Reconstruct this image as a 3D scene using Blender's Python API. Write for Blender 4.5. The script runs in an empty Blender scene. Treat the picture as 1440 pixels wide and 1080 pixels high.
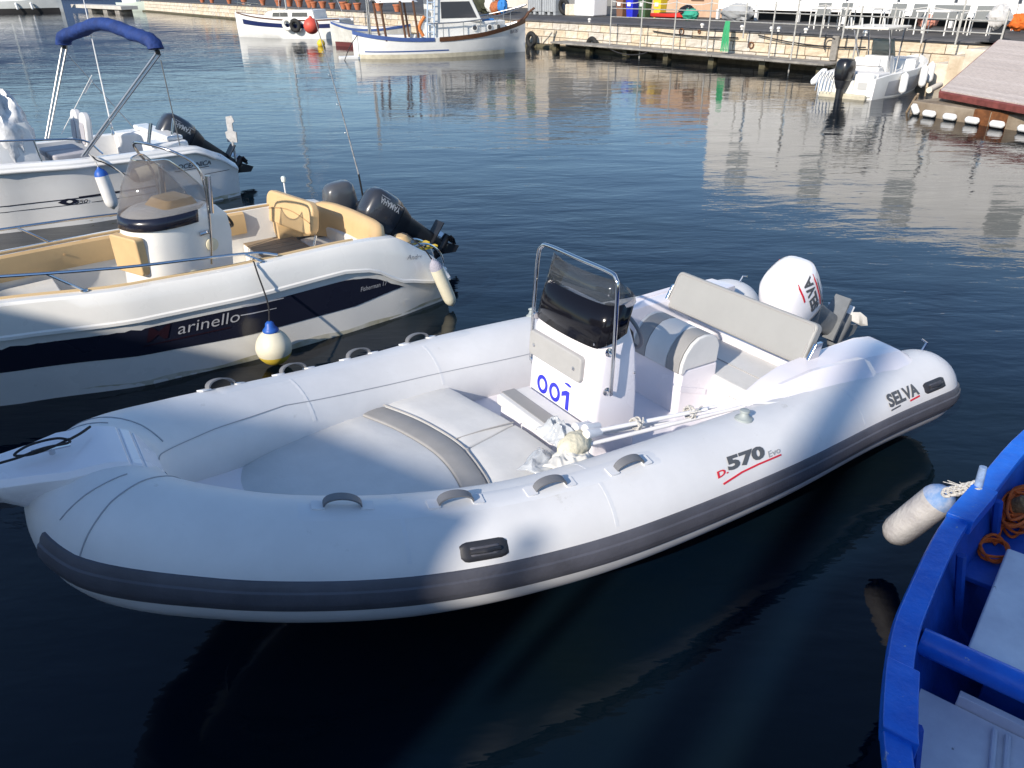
import bpy, bmesh, math, random
from mathutils import Vector, Matrix
from math import sin, cos, pi, radians, sqrt, atan2, hypot
random.seed(7)
SC = bpy.context.scene
COL = SC.collection
# ------------------------------------------------------------------ camera
cam = bpy.data.cameras.new('camera'); camo = bpy.data.objects.new('camera', cam); COL.objects.link(camo)
PITCH, ROLL, HC = radians(28.35), radians(-0.8), 3.0
fw = Vector((0, cos(PITCH), -sin(PITCH))); up = Vector((0, sin(PITCH), cos(PITCH))); rt = Vector((1, 0, 0))
r2 = rt*cos(ROLL) + up*sin(ROLL); u2 = up*cos(ROLL) - rt*sin(ROLL)
camo.matrix_world = Matrix(((r2.x, u2.x, -fw.x, 0), (r2.y, u2.y, -fw.y, 0), (r2.z, u2.z, -fw.z, HC), (0, 0, 0, 1)))
cam.sensor_width = 36; cam.lens = 36*1060/1440; cam.clip_start = 0.05; cam.clip_end = 3000
SC.camera = camo
# ------------------------------------------------------------------ sky and sun
SUN_EL = radians(30); SUN_H = Vector((-0.6, -0.8))          # horizontal direction TOWARDS the sun
w = bpy.data.worlds.new('World'); SC.world = w; w.use_nodes = True
nt = w.node_tree; nt.nodes.clear()
sky = nt.nodes.new('ShaderNodeTexSky'); sky.sky_type = 'NISHITA'; sky.sun_disc = False
sky.sun_elevation = SUN_EL; sky.sun_rotation = atan2(SUN_H.x, SUN_H.y)
sky.altitude = 10; sky.air_density = 1.0; sky.dust_density = 0.3; sky.ozone_density = 2.6
bg = nt.nodes.new('ShaderNodeBackground'); bg.inputs['Strength'].default_value = 0.122
ow = nt.nodes.new('ShaderNodeOutputWorld')
hs0 = nt.nodes.new('ShaderNodeHueSaturation'); hs0.inputs['Saturation'].default_value = 1.06
nt.links.new(sky.outputs[0], hs0.inputs['Color']); nt.links.new(hs0.outputs[0], bg.inputs[0]); nt.links.new(bg.outputs[0], ow.inputs[0])
sl = bpy.data.lights.new('sun', 'SUN'); sl.energy = 4.0; sl.angle = radians(0.53); sl.color = (1.0, 0.91, 0.79)
so = bpy.data.objects.new('sun', sl); COL.objects.link(so)
sd = Vector((SUN_H.x*cos(SUN_EL), SUN_H.y*cos(SUN_EL), sin(SUN_EL)))
so.rotation_euler = (-sd).to_track_quat('-Z', 'Y').to_euler(); so.location = sd*30
SC.view_settings.view_transform = 'Standard'; SC.view_settings.look = 'None'
SC.view_settings.exposure = 0.60; SC.view_settings.gamma = 1.0
SC.render.engine = 'CYCLES'

# ------------------------------------------------------------------ materials
MATS = {}
def mat(name, col, rough=0.5, metal=0.0, var=0.0, vscale=3.0, col2=None, bump=0.0, bscale=40.0, coat=0.0, trans=0.0, alpha=1.0, ior=1.45, spec=0.5, stretch=None, sss=0.0, rvar=0.0, specks=None):
    if name in MATS: return MATS[name]
    m = bpy.data.materials.new(name); m.use_nodes = True; MATS[name] = m
    n = m.node_tree.nodes; l = m.node_tree.links; b = n['Principled BSDF']
    b.inputs['Base Color'].default_value = (*col, 1); b.inputs['Roughness'].default_value = rough
    b.inputs['Metallic'].default_value = metal; b.inputs['IOR'].default_value = ior
    b.inputs['Specular IOR Level'].default_value = spec
    b.inputs['Coat Weight'].default_value = coat; b.inputs['Coat Roughness'].default_value = 0.06
    b.inputs['Transmission Weight'].default_value = trans; b.inputs['Alpha'].default_value = alpha
    if var or bump or rvar or specks:
        tc = n.new('ShaderNodeTexCoord'); src = tc.outputs['Object']
        if stretch:
            mp = n.new('ShaderNodeMapping'); mp.inputs['Scale'].default_value = stretch
            l.new(src, mp.inputs[0]); src = mp.outputs[0]
    if var:
        nz = n.new('ShaderNodeTexNoise'); nz.inputs['Scale'].default_value = vscale
        nz.inputs['Detail'].default_value = 7; nz.inputs['Roughness'].default_value = 0.65
        l.new(src, nz.inputs['Vector'])
        rp = n.new('ShaderNodeValToRGB'); rp.color_ramp.elements[0].position = 0.38; rp.color_ramp.elements[1].position = 0.66
        c2 = col2 if col2 else tuple(c*(1-var) for c in col)
        rp.color_ramp.elements[0].color = (*c2, 1); rp.color_ramp.elements[1].color = (*col, 1)
        l.new(nz.outputs['Fac'], rp.inputs[0]); l.new(rp.outputs[0], b.inputs['Base Color'])
    if specks:                                   # (scale, threshold, colour): chips, scuffs or stains with a shape of their own
        n4 = n.new('ShaderNodeTexNoise'); n4.inputs['Scale'].default_value = specks[0]; n4.inputs['Detail'].default_value = 8; n4.inputs['Roughness'].default_value = 0.7
        l.new(src, n4.inputs['Vector'])
        r4 = n.new('ShaderNodeMapRange'); r4.inputs[1].default_value = specks[1]; r4.inputs[2].default_value = specks[1]+specks[3]; l.new(n4.outputs['Fac'], r4.inputs[0])
        mx = n.new('ShaderNodeMix'); mx.data_type = 'RGBA'; mx.inputs['B'].default_value = (*specks[2], 1); l.new(r4.outputs[0], mx.inputs['Factor'])
        if var: l.new(rp.outputs[0], mx.inputs['A'])
        else: mx.inputs['A'].default_value = (*col, 1)
        l.new(mx.outputs['Result'], b.inputs['Base Color'])
    if rvar:
        n3 = n.new('ShaderNodeTexNoise'); n3.inputs['Scale'].default_value = 2.2; n3.inputs['Detail'].default_value = 5
        l.new(src, n3.inputs['Vector'])
        mr = n.new('ShaderNodeMapRange'); mr.inputs[1].default_value = 0.3; mr.inputs[2].default_value = 0.7
        mr.inputs[3].default_value = max(0.02, rough-rvar); mr.inputs[4].default_value = rough+rvar
        l.new(n3.outputs['Fac'], mr.inputs[0]); l.new(mr.outputs[0], b.inputs['Roughness'])
    if bump:
        n2 = n.new('ShaderNodeTexNoise'); n2.inputs['Scale'].default_value = bscale; n2.inputs['Detail'].default_value = 4
        l.new(src, n2.inputs['Vector'])
        bp = n.new('ShaderNodeBump'); bp.inputs['Strength'].default_value = bump; bp.inputs['Distance'].default_value = 0.02
        l.new(n2.outputs['Fac'], bp.inputs['Height']); l.new(bp.outputs[0], b.inputs['Normal'])
    return m

# ------------------------------------------------------------------ mesh builder
class MB:
    def __init__(s): s.v = []; s.f = []
    def add(s, v, f, M=None):
        o = len(s.v)
        s.v += [tuple(M @ Vector(p)) for p in v] if M else [tuple(p) for p in v]
        s.f += [tuple(i+o for i in q) for q in f]; return s
    def box(s, x0, x1, y0, y1, z0, z1, M=None):
        v = [(x0,y0,z0),(x1,y0,z0),(x1,y1,z0),(x0,y1,z0),(x0,y0,z1),(x1,y0,z1),(x1,y1,z1),(x0,y1,z1)]
        return s.add(v, [(3,2,1,0),(4,5,6,7),(0,1,5,4),(1,2,6,5),(2,3,7,6),(3,0,4,7)], M)
    def tube(s, pts, r, n=10, caps=True, M=None):
        P = [Vector(p) for p in pts]; R = r if hasattr(r, '__len__') else [r]*len(P)
        v = []; f = []; ref = None
        for i, p in enumerate(P):
            a = P[max(i-1, 0)]; b = P[min(i+1, len(P)-1)]; t = (b-a)
            t = t.normalized() if t.length > 1e-9 else Vector((0,0,1))
            if ref is None: ref = Vector((0,0,1)) if abs(t.z) < 0.9 else Vector((1,0,0))
            x = ref - t*ref.dot(t)
            if x.length < 1e-6: x = t.orthogonal()
            x.normalize(); y = t.cross(x); ref = x
            for k in range(n):
                q = 2*pi*k/n; v.append(p + (x*cos(q)+y*sin(q))*R[i])
        for i in range(len(P)-1):
            for k in range(n):
                f.append((i*n+k, i*n+(k+1)%n, (i+1)*n+(k+1)%n, (i+1)*n+k))
        if caps: f.append(tuple(range(n-1, -1, -1))); f.append(tuple((len(P)-1)*n+k for k in range(n)))
        return s.add(v, f, M)
    def lathe(s, prof, n=20, M=None):
        v = []; f = []
        for (r, z) in prof:
            for k in range(n): v.append((r*cos(2*pi*k/n), r*sin(2*pi*k/n), z))
        for i in range(len(prof)-1):
            for k in range(n): f.append((i*n+k, i*n+(k+1)%n, (i+1)*n+(k+1)%n, (i+1)*n+k))
        f.append(tuple(range(n-1, -1, -1))); f.append(tuple((len(prof)-1)*n+k for k in range(n)))
        return s.add(v, f, M)
    def loft(s, rings, closed=True, cap=True, M=None):
        n = len(rings[0]); v = [p for r in rings for p in r]; f = []
        m = n if closed else n-1
        for i in range(len(rings)-1):
            for k in range(m): f.append((i*n+k, i*n+(k+1)%n, (i+1)*n+(k+1)%n, (i+1)*n+k))
        if cap and closed: f.append(tuple(range(n-1, -1, -1))); f.append(tuple((len(rings)-1)*n+k for k in range(n)))
        return s.add(v, f, M)
    def prism(s, poly, axis, a, b, M=None):
        """poly = 2D outline, extruded along axis ('x','y','z') from a to b"""
        def P(q, t):
            return {'x': (t, q[0], q[1]), 'y': (q[0], t, q[1]), 'z': (q[0], q[1], t)}[axis]
        return s.loft([[P(q, a) for q in poly], [P(q, b) for q in poly]], M=M)
    def build(s, name, m, parent=None, bevel=0.0, seg=2, angle=38, thick=0.0, sub=0, flat=False, weld=False):
        me = bpy.data.meshes.new(name); me.from_pydata(s.v, [], s.f)
        bm = bmesh.new(); bm.from_mesh(me)
        if weld: bmesh.ops.remove_doubles(bm, verts=bm.verts, dist=1e-5)
        bmesh.ops.recalc_face_normals(bm, faces=bm.faces); bm.to_mesh(me); bm.free()
        o = bpy.data.objects.new(name, me); COL.objects.link(o)
        if m: me.materials.append(m)
        if not flat:
            me.polygons.foreach_set('use_smooth', [True]*len(me.polygons))
            if not bevel and not sub: me.set_sharp_from_angle(angle=radians(angle))
        if thick:
            q = o.modifiers.new('thick', 'SOLIDIFY'); q.thickness = thick; q.offset = 0
        if bevel:
            q = o.modifiers.new('bevel', 'BEVEL'); q.width = bevel; q.segments = seg; q.limit_method = 'ANGLE'
            q.angle_limit = radians(28); q.harden_normals = True
        if sub:
            q = o.modifiers.new('sub', 'SUBSURF'); q.levels = sub; q.render_levels = sub
        if parent: o.parent = parent
        return o
def tag(o, label=None, cat=None, group=None, kind=None):
    if label: o['label'] = label
    if cat: o['category'] = cat
    if group: o['group'] = group
    if kind: o['kind'] = kind
    return o
def thing(name, label, cat, loc=(0,0,0), rotz=0.0, group=None, M=None):
    e = bpy.data.objects.new(name, None); COL.objects.link(e); e.empty_display_size = 0.2
    if M is not None: e.matrix_world = M
    else: e.location = loc; e.rotation_euler = (0, 0, rotz)
    return tag(e, label, cat, group)
def copy_tree(o, parent=None):
    c = o.copy(); COL.objects.link(c); c.parent = parent
    if parent is not None: c.matrix_parent_inverse = o.matrix_parent_inverse.copy()
    for ch in [x for x in bpy.data.objects if x.parent == o]: copy_tree(ch, c)
    return c
def catmull(pts, n=8):
    P = [Vector(p) for p in pts]; P = [P[0]*2-P[1]] + P + [P[-1]*2-P[-2]]; out = []
    for i in range(1, len(P)-2):
        a, b, c, d = P[i-1], P[i], P[i+1], P[i+2]
        for k in range(n):
            t = k/n; out.append(0.5*((2*b)+(c-a)*t+(2*a-5*b+4*c-d)*t*t+(3*b-a-3*c+d)*t**3))
    out.append(P[-2]); return out
def sag(a, b, drop, n=10):
    a = Vector(a); b = Vector(b)
    return [a.lerp(b, i/n) - Vector((0,0,1))*drop*4*(i/n)*(1-i/n) for i in range(n+1)]
def text_mesh(s, size=1.0, shear=0.0, bold=0.0, cuts=2):
    cu = bpy.data.curves.new('t', 'FONT'); cu.body = s; cu.size = size; cu.shear = shear; cu.offset = bold
    cu.resolution_u = 3; o = bpy.data.objects.new('t', cu); COL.objects.link(o)
    me = bpy.data.meshes.new_from_object(o.evaluated_get(bpy.context.evaluated_depsgraph_get()))
    bpy.data.objects.remove(o)
    bm = bmesh.new(); bm.from_mesh(me); bmesh.ops.triangulate(bm, faces=bm.faces)
    if cuts: bmesh.ops.subdivide_edges(bm, edges=bm.edges, cuts=cuts)
    bm.verts.ensure_lookup_table(); bm.verts.index_update()
    v = [tuple(p.co) for p in bm.verts]; f = [tuple(q.index for q in p.verts) for p in bm.faces]; bm.free()
    xs = [p[0] for p in v]; ys = [p[1] for p in v]
    return v, f, min(xs), max(xs), min(ys), max(ys)
def text_on(name, s, m, parent, fn, shear=0.0, bold=0.0, cuts=2):
    """fn(a, b) maps text box fractions (0..1 across, 0..1 up) to a 3D point"""
    v, f, x0, x1, y0, y1 = text_mesh(s, 1.0, shear, bold, cuts)
    mb = MB(); mb.add([fn((p[0]-x0)/(x1-x0), (p[1]-y0)/(y1-y0)) for p in v], f)
    return mb.build(name, m, parent)
def quad_fn(A, B, C, D):
    """A lower-left, B lower-right, C upper-right, D upper-left"""
    A, B, C, D = map(Vector, (A, B, C, D))
    return lambda a, b: A.lerp(B, a).lerp(D.lerp(C, a), b)
def T(x, y, z): return Matrix.Translation((x, y, z))
def RX(a): return Matrix.Rotation(a, 4, 'X')
def RY(a): return Matrix.Rotation(a, 4, 'Y')
def RZ(a): return Matrix.Rotation(a, 4, 'Z')
def rrect(cx, cy, hx, hy, r, n=5):
    out = []
    for (sx, sy, a0) in ((1,1,0),(-1,1,pi/2),(-1,-1,pi),(1,-1,1.5*pi)):
        for k in range(n+1):
            a = a0 + pi/2*k/n; out.append((cx+sx*(hx-r)+r*cos(a), cy+sy*(hy-r)+r*sin(a)))
    return out

# common materials
STEEL = mat('stainless_steel', (0.62, 0.62, 0.63), 0.14, 1.0, rvar=0.06)
GREYSTEEL = mat('galvanised_steel', (0.5, 0.5, 0.5), 0.4, 0.9, var=0.2, vscale=12)
BLACK = mat('black_plastic', (0.012, 0.012, 0.014), 0.42, rvar=0.1)
RUBBER = mat('black_rubber', (0.02, 0.02, 0.02), 0.75, var=0.3, vscale=12)
# ------------------------------------------------------------------ water
def water_material():
    m = bpy.data.materials.new('harbour_water'); m.use_nodes = True; n = m.node_tree.nodes; l = m.node_tree.links
    b = n['Principled BSDF']; b.inputs['Roughness'].default_value = 0.035; b.inputs['IOR'].default_value = 1.333
    tc = n.new('ShaderNodeTexCoord')
    # murky body colour, cloudy
    nz = n.new('ShaderNodeTexNoise'); nz.inputs['Scale'].default_value = 0.55; nz.inputs['Detail'].default_value = 6
    l.new(tc.outputs['Object'], nz.inputs['Vector'])
    rp = n.new('ShaderNodeValToRGB'); rp.color_ramp.elements[0].position = 0.35; rp.color_ramp.elements[1].position = 0.75
    rp.color_ramp.elements[0].color = (0.0010, 0.0050, 0.0130, 1); rp.color_ramp.elements[1].color = (0.0035, 0.0078, 0.0090, 1)
    l.new(nz.outputs['Fac'], rp.inputs[0]); l.new(rp.outputs[0], b.inputs['Base Color'])
    def layer(scale, rot, detail, amp, dist=0.0):
        mp = n.new('ShaderNodeMapping'); mp.inputs['Scale'].default_value = scale; mp.inputs['Rotation'].default_value = (0, 0, rot)
        l.new(tc.outputs['Object'], mp.inputs[0])
        t = n.new('ShaderNodeTexNoise'); t.inputs['Scale'].default_value = 1.0; t.inputs['Detail'].default_value = detail
        t.inputs['Roughness'].default_value = 0.5; t.inputs['Distortion'].default_value = dist
        l.new(mp.outputs[0], t.inputs['Vector'])
        q = n.new('ShaderNodeMath'); q.operation = 'MULTIPLY'; q.inputs[1].default_value = amp
        l.new(t.outputs['Fac'], q.inputs[0]); return q.outputs[0]
    # patches of wind: calm beside the boats, ruffled farther out
    pn = n.new('ShaderNodeTexNoise'); pn.inputs['Scale'].default_value = 0.16; pn.inputs['Detail'].default_value = 3
    l.new(tc.outputs['Object'], pn.inputs['Vector'])
    pr = n.new('ShaderNodeMapRange'); pr.inputs[1].default_value = 0.35; pr.inputs[2].default_value = 0.65; pr.inputs[3].default_value = 0.35; pr.inputs[4].default_value = 1.0
    l.new(pn.outputs['Fac'], pr.inputs[0])
    a1 = layer((1.1, 3.0, 1), 0.15, 3, 0.013, 0.3)
    a2 = layer((4.5, 11.0, 1), -0.1, 3, 0.0030, 0.4)
    a3 = layer((0.35, 0.6, 1), 0.5, 2, 0.022)
    s1 = n.new('ShaderNodeMath'); s1.operation = 'ADD'; l.new(a1, s1.inputs[0]); l.new(a2, s1.inputs[1])
    s2 = n.new('ShaderNodeMath'); s2.operation = 'MULTIPLY'; l.new(s1.outputs[0], s2.inputs[0]); l.new(pr.outputs[0], s2.inputs[1])
    s3 = n.new('ShaderNodeMath'); s3.operation = 'ADD'; l.new(s2.outputs[0], s3.inputs[0]); l.new(a3, s3.inputs[1])
    bp = n.new('ShaderNodeBump'); bp.inputs['Strength'].default_value = 1.0; bp.inputs['Distance'].default_value = 1.0
    l.new(s3.outputs[0], bp.inputs['Height']); l.new(bp.outputs[0], b.inputs['Normal'])
    return m
WATER = water_material()
mb = MB(); mb.add([(-1500,-1500,0),(1500,-1500,0),(1500,1500,0),(-1500,1500,0)], [(0,1,2,3)])
tag(mb.build('water', WATER, flat=True), kind='structure')

# ------------------------------------------------------------------ quay across the harbour
# frame of the far quay: s runs along the edge (to the left in the picture), t inland, origin at the steps
Q0 = Vector((13.34, 24.38, 0)); QD = Vector((-0.5986, 0.801, 0)); QN = Vector((0.801, 0.5986, 0))
def Q(s, t, z=0.0): return Q0 + QD*s + QN*t + Vector((0, 0, z))
QM = Matrix(((-QD.x, QN.x, 0, Q0.x), (-QD.y, QN.y, 0, Q0.y), (0, 0, 1, 0), (0, 0, 0, 1)))   # local x = -s, y = inland
QROT = atan2(-QD.y, -QD.x)
QTOP = 1.16
ASPH = mat('quay_paving', (0.085, 0.083, 0.085), 0.9, var=0.45, vscale=1.3, bump=0.3, bscale=30)
CONC = mat('old_concrete', (0.33, 0.31, 0.28), 0.9, var=0.45, vscale=2.5, bump=0.4, bscale=20)
def stone_mat(name, c, c2):
    return mat(name, c, 0.9, var=0.4, vscale=2.2, col2=c2, bump=0.6, bscale=9, specks=(3.1, .63, (.20,.16,.11), .08))
STONES = [stone_mat('limestone_pale', (0.72, 0.65, 0.54), (0.50, 0.43, 0.33)), stone_mat('limestone_warm', (0.68, 0.58, 0.44), (0.47, 0.38, 0.27)),
          stone_mat('limestone_grey', (0.62, 0.57, 0.50), (0.42, 0.38, 0.32))]
WETSTONE = mat('algae_stone', (0.12, 0.105, 0.06), 0.6, var=0.5, vscale=2.0, bump=0.5, bscale=10)
# ground behind the edge, large enough to run to the skyline
mb = MB(); g = [(-60,0.32),(130,0.32),(130,900),(-900,900),(-900,0.32)]
mb.add([Q(s, t, QTOP) for s, t in g], [(0,1,2,3,4)])
tag(mb.build('ground', ASPH, flat=True), kind='structure')
wall = thing('stone_quay_wall', 'long quay wall of pale yellow limestone blocks across the harbour', 'wall', M=QM)
mb = MB(); mb.box(-96, 60, 0.06, 0.6, -1.5, 1.08); mb.build('mortar_core', mat('lime_mortar', (0.17, 0.13, 0.085), 0.95, var=0.4, vscale=6), wall)
mb = MB()
for k in range(64):
    s0 = -0.5+k*1.5; mb.box(-s0-1.49, -s0, 0.0+0.012*random.random(), 0.75, 1.085, QTOP+0.012*random.random()+0.01)
mb.build('coping', mat('dark_coping_stone', (0.13, 0.125, 0.125), 0.85, var=0.4, vscale=2, bump=0.4, bscale=15), wall, bevel=0.02, seg=1)
mb = MB(); mb.box(-96, -12, -0.26, 0.1, -1.5, 0.13); mb.build('footing', WETSTONE, wall, bevel=0.04)
# blocks, three courses: each its own piece; the far ones joined
blockmesh = {}
def block_mesh(k):
    if k in blockmesh: return blockmesh[k]
    mb = MB(); rr = random.Random(k)
    v = []
    for x in (0, .5, 1):
        for z in (0, .5, 1):
            e = 0.012 if x in (0,1) or z in (0,1) else 0.0
            v.append((x + rr.uniform(-.006,.006), -0.03*rr.random() + e*0.9, z + rr.uniform(-.012,.012)))
    f = [(0,1,4,3),(1,2,5,4),(3,4,7,6),(4,5,8,7)]
    b = len(v); v += [(0,.15,0),(0,.15,1),(1,.15,1),(1,.15,0)]
    f += [(0,b,b+1,2,1),(2,b+1,b+2,8,5),(8,b+2,b+3,6,7),(6,b+3,b,0,3)]
    mb.add(v, f); o = mb.build('block', STONES[k % 3], flat=True); me = o.data; bpy.data.objects.remove(o)
    blockmesh[k] = me; return me
courses = [(0.16, 0.455), (0.485, 0.775), (0.805, 1.07)]
nb = 0; far = MB()
runs = []
for ci, (z0, z1) in enumerate(courses):
    s = -1.6 + 0.25*ci
    while s < 95:
        L = random.uniform(0.5, 1.0); runs.append((s, ci, min(L, 95.5-s))); s += L + 0.03
runs.sort()
for (s, ci, L) in runs:
    z0, z1 = courses[ci]
    if nb < 296:
        o = bpy.data.objects.new('block', block_mesh(random.randrange(12))); COL.objects.link(o); o.parent = wall
        o.location = (-s-L, 0.045, z0); o.scale = (L, 1, z1-z0); nb += 1
    else: far.box(-s-L, -s, 0.02*random.random(), 0.1, z0, z1)
tag(far.build('block_courses', STONES[0], wall, flat=True), kind='stuff')
# walkway ledge along the foot of the wall at the right, dark space under it
ledge = thing('walkway_ledge', 'narrow concrete ledge along the foot of the quay wall', 'walkway', M=QM)
for k in range(6):
    mb = MB(); mb.box(-3.6-k*2.35-2.33, -3.6-k*2.35, -1.0+0.02*random.random(), 0.02, 0.30, 0.375+0.006*random.random()); mb.build('slab', CONC, ledge, bevel=0.015, seg=1)
for k in range(7):
    mb = MB(); mb.box(-4.05-k*2.3, -3.8-k*2.3, -0.7, -0.45, -1.2, 0.30); mb.build('support', WETSTONE, ledge)

# unseen blue ridge, added to make the far water's reflection darker and bluer
RIDGE = mat('reflection_ridge_blue', (0.055, 0.100, 0.185), 0.95, var=0.4, vscale=0.02)
mb = MB(); rows = []
from mathutils import noise as _hn
for i in range(61):
    a = radians(150 - i*2.4); row = []
    for (d, h) in ((260, 0), (330, .35), (420, .75), (520, 1), (640, .6), (760, .0)):
        hh = 46*(1+.35*_hn.noise(Vector((i*.17, d*.004, 1))))*(.75+.5*max(0, cos(a)*-1))
        row.append((d*cos(a)*1.15, d*sin(a), h*hh+QTOP-.3))
    rows.append(row)
mb.loft(rows, closed=False, cap=False); tag(mb.build('reflection_ridge', RIDGE, angle=80), kind='structure')
# ------------------------------------------------------------------ the inflatable boat
RO = Vector((2.552, 5.592, 0)); RYAW, RTRIM = radians(213.29), radians(3.76)
RM = Matrix.Translation(RO) @ RZ(RYAW) @ RY(-RTRIM)
rib = thing('inflatable_boat', 'pale grey rigid inflatable boat with centre console and white outboard', 'boat', M=RM)
PVC = mat('grey_hypalon', (0.72, 0.72, 0.725), 0.45, var=0.09, vscale=2.3, bump=0.05, bscale=7, rvar=0.12, specks=(5.5, .64, (.50,.49,.47), .10))
PVCP = mat('grey_hypalon_patch', (0.67, 0.68, 0.70), 0.45, var=0.05, vscale=3, bump=0.03, bscale=420)
SEAM = mat('seam_line', (0.33, 0.34, 0.37), 0.6)
STRK = mat('charcoal_strake', (0.098, 0.100, 0.122), 0.55, var=0.3, vscale=3, bump=0.12, bscale=60, rvar=0.12)
GEL = mat('white_gelcoat', (0.80, 0.77, 0.81), 0.24, var=0.05, vscale=2, coat=0.3, rvar=0.08)
CUSH = mat('light_grey_vinyl', (0.655, 0.65, 0.635), 0.5, var=0.08, vscale=5, bump=0.10, bscale=14)
CUSHD = mat('dark_grey_vinyl', (0.29, 0.285, 0.28), 0.5, var=0.1, vscale=6, bump=0.05, bscale=200)
PIPING = mat('cushion_piping', (0.35, 0.34, 0.33), 0.6)
HANDLE = mat('grey_handle_rubber', (0.17, 0.175, 0.19), 0.6, var=0.15, vscale=12)
DKRUB = mat('charcoal_rubber', (0.035, 0.036, 0.043), 0.5, var=0.2, vscale=14)
SMOKE = mat('smoked_acrylic', (0.05, 0.055, 0.06), 0.03, alpha=0.45, spec=0.9)
BLKAC = mat('black_acrylic', (0.006, 0.006, 0.009), 0.13, spec=0.35)
BLUE = mat('blue_ink', (0.03, 0.035, 0.50), 0.4)
LETG = mat('dark_grey_print', (0.085, 0.09, 0.10), 0.5)
LETL = mat('light_grey_print', (0.34, 0.35, 0.37), 0.5)
REDP = mat('red_print', (0.62, 0.02, 0.04), 0.45)
WHITEV = mat('white_vinyl_sticker', (0.84, 0.84, 0.87), 0.35)

RC = [(0.2,0.88,0.348,0.275),(1.0,0.889,0.344,0.275),(2.0,0.925,0.335,0.29),(3.0,0.912,0.335,0.291),(3.6,0.856,0.342,0.28),
      (4.099,0.761,0.376,0.28),(4.498,0.65,0.433,0.277),(4.858,0.51,0.506,0.275),(5.205,0.285,0.588,0.285),(5.30,0.0,0.625,0.285)]
def rib_stations(n=12):
    P = [Vector(c) for c in RC]; P = [P[0]*2-P[1]] + P + [Vector((RC[-2][0], -RC[-2][1], RC[-2][2], RC[-2][3]))]; out = []
    for i in range(1, len(P)-2):
        a, b, c, d = P[i-1], P[i], P[i+1], P[i+2]
        for k in range(n):
            t = k/n; out.append(0.5*((2*b)+(c-a)*t+(2*a-5*b+4*c-d)*t*t+(3*b-a-3*c+d)*t**3))
    out.append(P[-2]); return out
RD = rib_stations()
RT = []
for i in range(len(RD)):
    a = RD[max(i-1,0)]; b = RD[i+1] if i+1 < len(RD) else Vector((RD[i-1][0], -RD[i-1][1], 0, 0)); RT.append((b[0]-a[0], b[1]-a[1]))
def tp(s, deg, off=0.0, side=1):
    """point on the tube: s = station, deg = angle round it (0 = outboard, 90 = top)"""
    s = min(max(s, 0), len(RD)-1.0001); i = int(s); t = s-i; c = RD[i]*(1-t) + RD[i+1]*t
    tx = RT[i][0]*(1-t)+RT[i+1][0]*t; ty = RT[i][1]*(1-t)+RT[i+1][1]*t; h = hypot(tx, ty)
    ox, oy = -ty/h, tx/h
    a = radians(deg); r = c[3]+off
    return Vector((c[0]+ox*r*cos(a), side*(c[1]+oy*r*cos(a)), c[2]+r*sin(a)))
rings = []
NA = 40
cap = [(-0.115, 0.03), (-0.112, 0.07), (-0.095, 0.12), (-0.06, 0.17), (0.0, 0.215), (0.07, 0.248), (0.14, 0.268)]
for x, r in cap: rings.append([(x, 0.88 + r*cos(2*pi*k/NA), 0.348 + r*sin(2*pi*k/NA)) for k in range(NA)])
for i in range(len(RD)): rings.append([tuple(tp(i, 360*k/NA)) for k in range(NA)])
rings[-1] = [(RD[-1][0]+RD[-1][3]*cos(2*pi*k/NA), 0, RD[-1][2]+RD[-1][3]*sin(2*pi*k/NA)) for k in range(NA)]
half = rings[:-1]
mir = [[(p[0], -p[1], p[2]) for p in r] for r in reversed(half)]
mb = MB(); mb.loft(rings + mir); mb.build('tube', PVC, rib, angle=60)

def strip(name, path, m, width_deg=None, off=0.003, side=1, parent=None, wid=0.006):
    """thin raised line following (s, deg) points on the tube"""
    P = [tp(s, d, off, side) for s, d in path]; v = []; f = []
    for i, p in enumerate(P):
        t = (P[min(i+1, len(P)-1)]-P[max(i-1, 0)]).normalized(); s, d = path[i]
        nrm = (tp(s, d, off+0.05, side)-p).normalized(); b = t.cross(nrm).normalized()*wid/2
        v += [p-b-nrm*(off+0.002), p-b, p+b, p+b-nrm*(off+0.002)]
    for i in range(len(P)-1):
        for k in range(3): f.append((i*4+k, i*4+k+1, i*4+4+k+1, i*4+4+k))
    mb = MB(); mb.add(v, f); return mb.build(name, m, parent or rib)
def interp(pts, n):
    out = []
    for i in range(len(pts)-1):
        for k in range(n):
            t = k/n; out.append((pts[i][0]*(1-t)+pts[i+1][0]*t, pts[i][1]*(1-t)+pts[i+1][1]*t))
    return out + [pts[-1]]
# rub strake, one each side, bevelled section
for side in (1, -1):
    v = []; f = []; prof = [(-12, -0.004), (-11, 0.010), (-7.5, 0.016), (-3.5, 0.017), (-2, 0.024), (3.5, 0.027), (9, 0.024), (10.5, 0.017), (14.5, 0.016), (18, 0.010), (19, -0.004)]
    ss = [-0.5+0]*0
    path = [('c', x, r) for x, r in cap[2:]] + [('s', s) for s in range(0, 102)]
    for q in path:
        for (d, o) in prof:
            if q[0] == 'c':
                a = radians(d); r = q[2]+o; v.append((q[1]-(0.006 if q[2] < 0.13 else 0), side*(0.88+r*cos(a)), 0.348+(0.275 if False else r)*sin(a) + (0.275-q[2])*sin(radians(4))))
            else:
                s = q[1]; lift = max(0, s-97)*0.9
                v.append(tp(s, d+lift, o, side))
    n = len(prof)
    for i in range(len(path)-1):
        for k in range(n-1): f.append((i*n+k, i*n+k+1, i*n+n+k+1, i*n+n+k))
    f.append(tuple(range(n))); f.append(tuple((len(path)-1)*n+k for k in range(n)))
    mb = MB(); mb.add(v, f); mb.build('rub_strake', STRK, rib, angle=25)
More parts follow.
